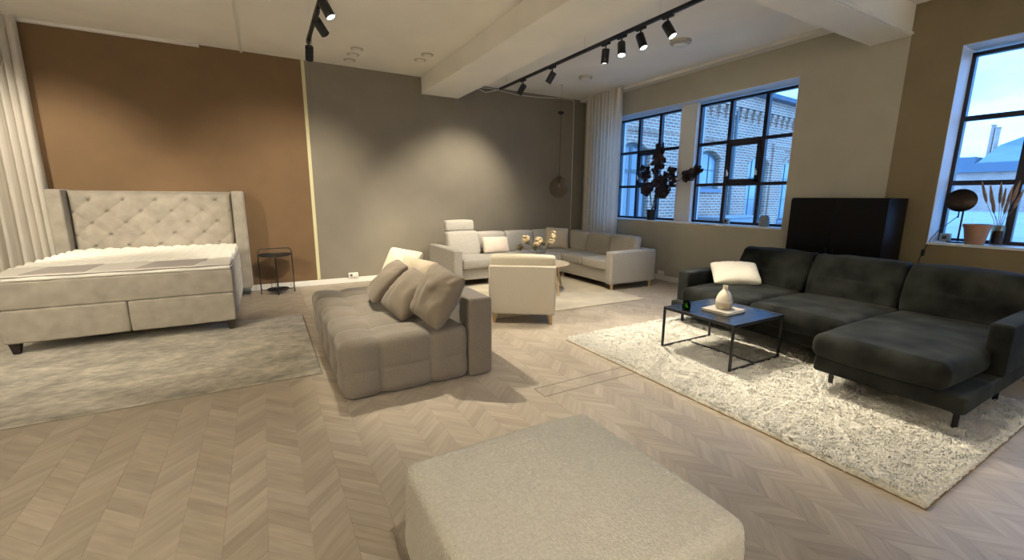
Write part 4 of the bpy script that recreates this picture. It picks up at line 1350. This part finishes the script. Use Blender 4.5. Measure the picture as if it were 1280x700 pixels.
for P, _, clusters in branches:
    g = G(); g.tube(P, 0.006, 6)
    br = g.build('branch', 'stem_brown', pp)
    g = G()
    for t_, rad in clusters:
        c0 = along_path(P, t_)
        for _i in range(17):
            d = Vector((rr.gauss(0, 0.4), rr.gauss(0, 1), rr.gauss(0, 0.9)))
            d = d / max(d.length, 1e-3) * rad * rr.random() ** 0.5
            d.x = max(-0.09, min(0.03, d.x))
            leaf(g, c0 + d, rr.uniform(0.045, 0.07), Vector((-1 + rr.gauss(0, 0.5), rr.gauss(0, 0.6), rr.gauss(0, 0.6))), Vector((rr.gauss(0, .3), rr.gauss(0, 1), rr.gauss(0, 1))))
    g.build('foliage', 'leaf_plum', br, smooth=None)

jr = thing('sill_jar', 'small grey-green rounded jar on the window sill near the black cabinet', 'jar', (6.10, 3.57, ZL))
g = G(); g.lathe([(0, 0), (0.055, 0), (0.064, 0.01), (0.066, 0.05), (0.064, 0.12), (0.055, 0.145), (0.048, 0.15), (0, 0.15)], 28)
g.build('jar_body', 'jar_grey', jr)
g = G(); g.lathe([(0, 0.1505), (0.044, 0.1505), (0.044, 0.158), (0, 0.160)], 24)
g.build('lid', 'jar_grey', jr)
for y, lb in ((4.21, 'small grey box with a dark port on the sill by the jar window'), (1.705, 'small grey box with a dark port on the sill behind the disc lamp')):
    o = thing('sensor_box', lb, 'sensor', (6.20, y, ZL if y > 3 else ZL2))
    g = G(); g.rbox(-0.03, 0.03, -0.04, 0.04, 0, 0.085, 0.006, (2, 2, 2))
    g.build('case', 'jar_grey', o, smooth=180)
    g = G(); g.box(-0.034, -0.0295, -0.016, 0.016, 0.028, 0.06)
    g.build('port', 'black_metal', o)

lp = thing('disc_table_lamp', 'black table lamp with a tilted disc shade on the olive window sill', 'table lamp', (6.13, 1.60, ZL2))
g = G(); g.lathe([(0, 0), (0.075, 0), (0.078, 0.006), (0.075, 0.013), (0.02, 0.018), (0, 0.018)], 32)
g.build('base', 'black_metal', lp)
g = G(); g.tube([(0, -0.01, 0.015), (0, -0.01, 0.37)], 0.008, 8)
g.tube([(0, 0.02, 0.25), (0, 0.02, 0.32), (0, -0.008, 0.335)], 0.006, 6)
g.build('pole', 'black_metal', lp)
Mx = Matrix.Translation((-0.02, 0.015, 0.425)) @ Euler((RD(6), RD(-80), RD(10)), 'XYZ').to_matrix().to_4x4()
g = G(); g.lathe([(0, 0.028), (0.05, 0.026), (0.095, 0.012), (0.115, 0.0), (0.110, -0.008), (0.08, 0.0), (0, 0.006)][::-1], 40, mtx=Mx)
g.build('shade', 'lamp_bronze', lp)
g = G(); g.lathe([(0, -0.012), (0.025, -0.010), (0.03, 0.0), (0.025, 0.012), (0, 0.012)], 16, mtx=Mx)
g.build('bulb_cover', 'black_metal', lp)
g = G()
cp = [(0, 0.02, 0.27), (-0.03, 0.06, 0.21), (-0.09, 0.12, 0.12), (-0.14, 0.155, 0.035), (-0.165, 0.165, -0.02), (-0.156, 0.185, -0.09)]
g.tube(cp, 0.0035, 6)
g.tube([(-0.156, 0.20, -0.14), (-0.156, 0.215, -0.19), (-0.152, 0.22, -0.30), (-0.152, 0.24, -0.62), (-0.152, 0.25, -0.99)], 0.0035, 6)
cbl = g.build('cord', 'black_metal', lp)
g = G(); g.rbox(-0.168, -0.146, 0.178, 0.206, -0.15, -0.085, 0.008, (1, 1, 2))
g.build('inline_switch', 'black_metal', cbl, smooth=180)

tpot = thing('terracotta_pot', 'empty terracotta pot on the olive window sill in front of the grasses', 'pot', (6.075, 1.455, ZL2))
g = G(); g.lathe([(0, 0), (0.068, 0), (0.095, 0.165), (0.103, 0.165), (0.105, 0.195), (0.094, 0.197), (0.086, 0.16), (0.060, 0.02), (0, 0.02)], 36)
g.build('pot_wall', 'terracotta', tpot)
gv = thing('grass_vase', 'dark glass vase of dried pampas grass on the olive window sill', 'vase', (6.175, 1.332, ZL2))
g = G(); g.lathe([(0, 0), (0.042, 0), (0.046, 0.006), (0.048, 0.19), (0.044, 0.19), (0.041, 0.012), (0, 0.010)], 28)
g.build('vase_wall', 'smoked_glass', gv)
g = G(); g.lathe([(0, 0.011), (0.038, 0.011), (0.039, 0.10), (0.034, 0.135), (0, 0.14)], 20)
g.build('pebble_fill', 'pot_black', gv)
for i, (dy, h) in enumerate(((0.17, 0.61), (0.115, 0.58), (0.05, 0.60), (0.0, 0.54), (-0.035, 0.56), (-0.07, 0.61), (-0.115, 0.53), (0.08, 0.46), (-0.02, 0.45))):
    ox = (i % 3 - 1) * 0.03 - 0.01
    P = [(0, 0, 0.06), (ox * 0.3, dy * 0.25, 0.24), (ox * 0.7, dy * 0.65, h * 0.66), (ox, dy, h)]
    g = G(); g.tube(P[:3], 0.0022, 5)
    st = g.build('stem', 'pampas', gv)
    g = G()
    A, B = Vector(P[2]), Vector(P[3])
    k = 9
    g.tube([tuple(A.lerp(B, j / k)) for j in range(k + 1)], [0.004 + 0.009 * math.sin(PI * (j / k) ** 0.7) * (1 if j < k else 0.1) for j in range(k + 1)], 6)
    g.build('plume', 'pampas', st)

# ------------------------------------------------------------------ outdoors
g = G(); g.box(XW + WT + 0.05, 160, -70, 120, 0.15, 0.34)
yard = struct(g.build('ground', 'asphalt', smooth=None))

FA = RD(4)
fb = thing('brick_building', 'long brick building with arched windows and corbelled eaves across the yard', 'building', (6.5, 8.8, 0.34), FA)
BZ = 0.34
def arch_poly(s0, s1, zspring, ztop, n=10):
    """points of a segmental arch from s0 to s1"""
    out = []
    for i in range(n + 1):
        t_ = i / n
        s_ = s0 + (s1 - s0) * t_
        out.append((s_, zspring + (ztop - zspring) * (1 - (2 * t_ - 1) ** 2)))
    return out
wins = [(1.75, 3.10, 0.0, 2.62, 2.90, 'door'), (5.25, 6.50, 1.72, 2.66, 2.90, 'win'), (8.22, 9.58, 0.62, 2.62, 2.92, 'win'), (10.62, 11.95, 0.62, 2.62, 2.92, 'win'), (13.2, 14.5, 0.62, 2.62, 2.92, 'win'), (15.8, 17.1, 0.62, 2.62, 2.92, 'win')]
g = G()
zt = 4.72 - BZ
s_prev = -0.1
SEND = 19.0
for (a_, b_, zb_, zsp, ztp, kd) in wins:
    g.box(s_prev, a_, 0, 0.4, 0, zt)
    lo = max(0, zb_ - BZ)
    if lo > 0:
        g.box(a_, b_, 0, 0.4, 0, lo)
    ap = arch_poly(a_, b_, zsp - BZ, ztp - BZ)
    for i in range(len(ap) - 1):
        (xa, za), (xb, zb2) = ap[i], ap[i + 1]
        g.prism_xz([(xa, za), (xb, zb2), (xb, zt), (xa, zt)], 0, 0.4)
    s_prev = b_
g.box(s_prev, SEND, 0, 0.4, 0, zt)
g.box(-0.1, SEND, 0.4, 9, 0, zt - 0.1)
g.build('brick_wall', 'brick', fb, smooth=None)
for (a_, b_, zb_, zsp, ztp, kd) in wins:
    lo = max(0, zb_ - BZ)
    hi = ztp - BZ
    # segmental brick arch, proud of the wall
    g = G()
    inn = arch_poly(a_ - 0.02, b_ + 0.02, zsp - BZ, hi)
    outp = arch_poly(a_ - 0.16, b_ + 0.16, zsp - BZ + 0.04, hi + 0.19)
    for i in range(len(inn) - 1):
        g.prism_xz([inn[i], inn[i + 1], outp[i + 1], outp[i]], -0.035, 0.02)
    g.build('arch_course', 'brick', fb, smooth=None)
    g = G()
    # frame in the opening
    fw_ = 0.07
    g.box(a_, a_ + fw_, 0.12, 0.18, lo, zsp - BZ + 0.05); g.box(b_ - fw_, b_, 0.12, 0.18, lo, zsp - BZ + 0.05)
    ap = arch_poly(a_, b_, zsp - BZ, hi); ap2 = arch_poly(a_, b_, zsp - BZ - 0.10, hi - 0.10)
    for i in range(len(ap) - 1):
        g.prism_xz([ap2[i], ap2[i + 1], ap[i + 1], ap[i]], 0.12, 0.18)
    g.box(a_, b_, 0.12, 0.18, lo, lo + 0.07)
    if kd == 'door':
        g.box((a_ + b_) / 2 - 0.05, (a_ + b_) / 2 + 0.05, 0.12, 0.18, lo, hi - 0.1)
        g.box(a_, b_, 0.12, 0.18, 1.75, 1.85)
    else:
        for t_ in (1 / 3, 2 / 3):
            xx = a_ + (b_ - a_) * t_
            g.box(xx - 0.016, xx + 0.016, 0.125, 0.175, lo, hi - 0.05)
        k = max(2, int((hi - lo) / 0.62))
        for j in range(1, k):
            zz = lo + (hi - lo) * j / k
            g.box(a_, b_, 0.125, 0.175, zz - 0.014, zz + 0.014)
    wf = g.build('arched_window', 'out_frame', fb, smooth=None)
    g = G(); g.box(a_ + 0.02, b_ - 0.02, 0.145, 0.16, lo, hi - 0.02)
    g.build('pane', 'out_glass' if kd == 'win' else 'shed_render', wf, smooth=None)
    if kd == 'win':
        g = G(); g.box(a_ - 0.12, b_ + 0.12, -0.07, 0.12, lo - 0.12, lo)
        g.build('sill', 'out_sill', wf, smooth=None)
for (a_, b_) in ((3.45, 4.55), (7.20, 8.05), (9.72, 10.46), (12.2, 13.0), (14.8, 15.5)):
    g = G(); g.box(a_, b_, -0.06, 0.0, 0, 3.22 - BZ)
    g.build('pilaster', 'brick', fb, smooth=None)
for (a_, b_) in ((-0.1, 7.15), (9.68, 19.0)):
    g = G(); g.box(a_, b_, -0.08, 0.0, 3.24 - BZ, 3.36 - BZ); g.box(a_, b_, -0.05, 0.0, 3.17 - BZ, 3.24 - BZ)
    g.build('string_course', 'brick', fb, smooth=None)
# stepped corbels under the eaves: one part each, shared mesh
g = G()
for j, (zz, dep, hw_) in enumerate(((0.0, 0.05, 0.055), (0.13, 0.09, 0.085), (0.26, 0.13, 0.115))):
    g.box(-hw_, hw_, -dep, 0.0, zz, zz + 0.13)
c0 = g.build('corbel', 'brick', fb, smooth=None)
c0.location = (4.6, 0, 3.92 - BZ)
for i in range(1, 30):
    c = c0.copy(); COL.objects.link(c); c.parent = fb
    c.location = (4.6 + i * 0.40, 0, 3.92 - BZ)
g = G(); g.box(-0.1, 19, -0.16, 0.0, 4.31 - BZ, 4.72 - BZ)
g.build('cornice', 'brick', fb, smooth=None)
g = G(); g.prism_xz([(-0.3, 4.72 - BZ), (19.3, 4.72 - BZ), (19.3, 4.86 - BZ), (-0.3, 4.86 - BZ)], -0.42, 0.2)
g.build('gutter', 'slate', fb, smooth=None)
g = G()
v = [(-0.3, -0.40, 4.86 - BZ), (19.3, -0.40, 4.86 - BZ), (19.3, 9.2, 6.3 - BZ), (-0.3, 9.2, 6.3 - BZ), (-0.3, -0.40, 4.80 - BZ), (19.3, -0.40, 4.80 - BZ), (19.3, 9.2, 4.5 - BZ), (-0.3, 9.2, 4.5 - BZ)]
g.add(v, [(0, 1, 2, 3), (7, 6, 5, 4), (0, 4, 5, 1), (1, 5, 6, 2), (2, 6, 7, 3), (3, 7, 4, 0)])
g.build('roof', 'slate', fb, smooth=None)
g = G(); g.tube([(7.08, -0.10, 0.02), (7.08, -0.10, 4.4 - BZ)], 0.05, 10)
g.build('downpipe', 'out_frame', fb)

# low rendered parapet in front of the facade
g = G(); g.box(4.9, 7.6, -1.1, -0.25, 0, 0.5); g.box(4.85, 7.65, -1.15, -0.2, 0.5, 0.54)
lw = g.build('low_wall', 'shed_render', smooth=None)
lw.location = (6.5, 8.8, 0.34); lw.rotation_euler = (0, 0, FA)
tag(lw, 'low bluish rendered wall in front of the brick building', 'low wall')

fh = thing('far_building', 'distant brick building with grey roof and chimneys seen beyond the yard', 'building', (66, 14.5, 0.34))
g = G(); g.box(0, 10, -16, 12, 0, 4.0)
g.build('brick_wall', 'brick_far', fh, smooth=None)
g = G(); g.box(-0.4, 10.4, -16.4, 12.4, 4.0, 4.9)
g.build('eave_band', 'far_eave', fh, smooth=None)
g = G()
v = [(-0.3, -16, 4.9), (-0.3, 2.2, 4.9), (5, 1.4, 7.4), (5, -6, 7.6), (10, 2.2, 4.9), (10, -16, 4.9), (5, -16, 6.4), (4.2, 0.0, 7.9)]
g.prism([(-0.3, -16), (10, -16), (10, 2.3), (-0.3, 2.3)], 4.9, 5.0)
g.add([(-0.3, 2.2, 5.0), (-0.3, -16, 5.0), (3.0, -16, 6.9), (3.0, -0.2, 7.7), (3.0, 1.6, 6.9), (10, 2.2, 5.0), (10, -16, 5.0)], [(0, 1, 2, 3, 4), (4, 3, 2, 6, 5), (0, 4, 5), (1, 6, 2)])
g.build('roof', 'far_roof', fh, smooth=None)
g = G(); g.prism([(-0.3, 2.4), (9, 2.4), (9, 12), (-0.3, 12)], 4.9, 5.6)
g.build('flat_roof', 'far_eave', fh, smooth=None)
for y, h in ((2.45, 9.0), (2.05, 8.7)):
    g = G(); g.box(3.2, 3.8, y - 0.12, y + 0.12, 5.0, h); g.box(3.15, 3.85, y - 0.16, y + 0.16, h, h + 0.12)
    g.build('chimney', 'brick_far', fh, smooth=None)
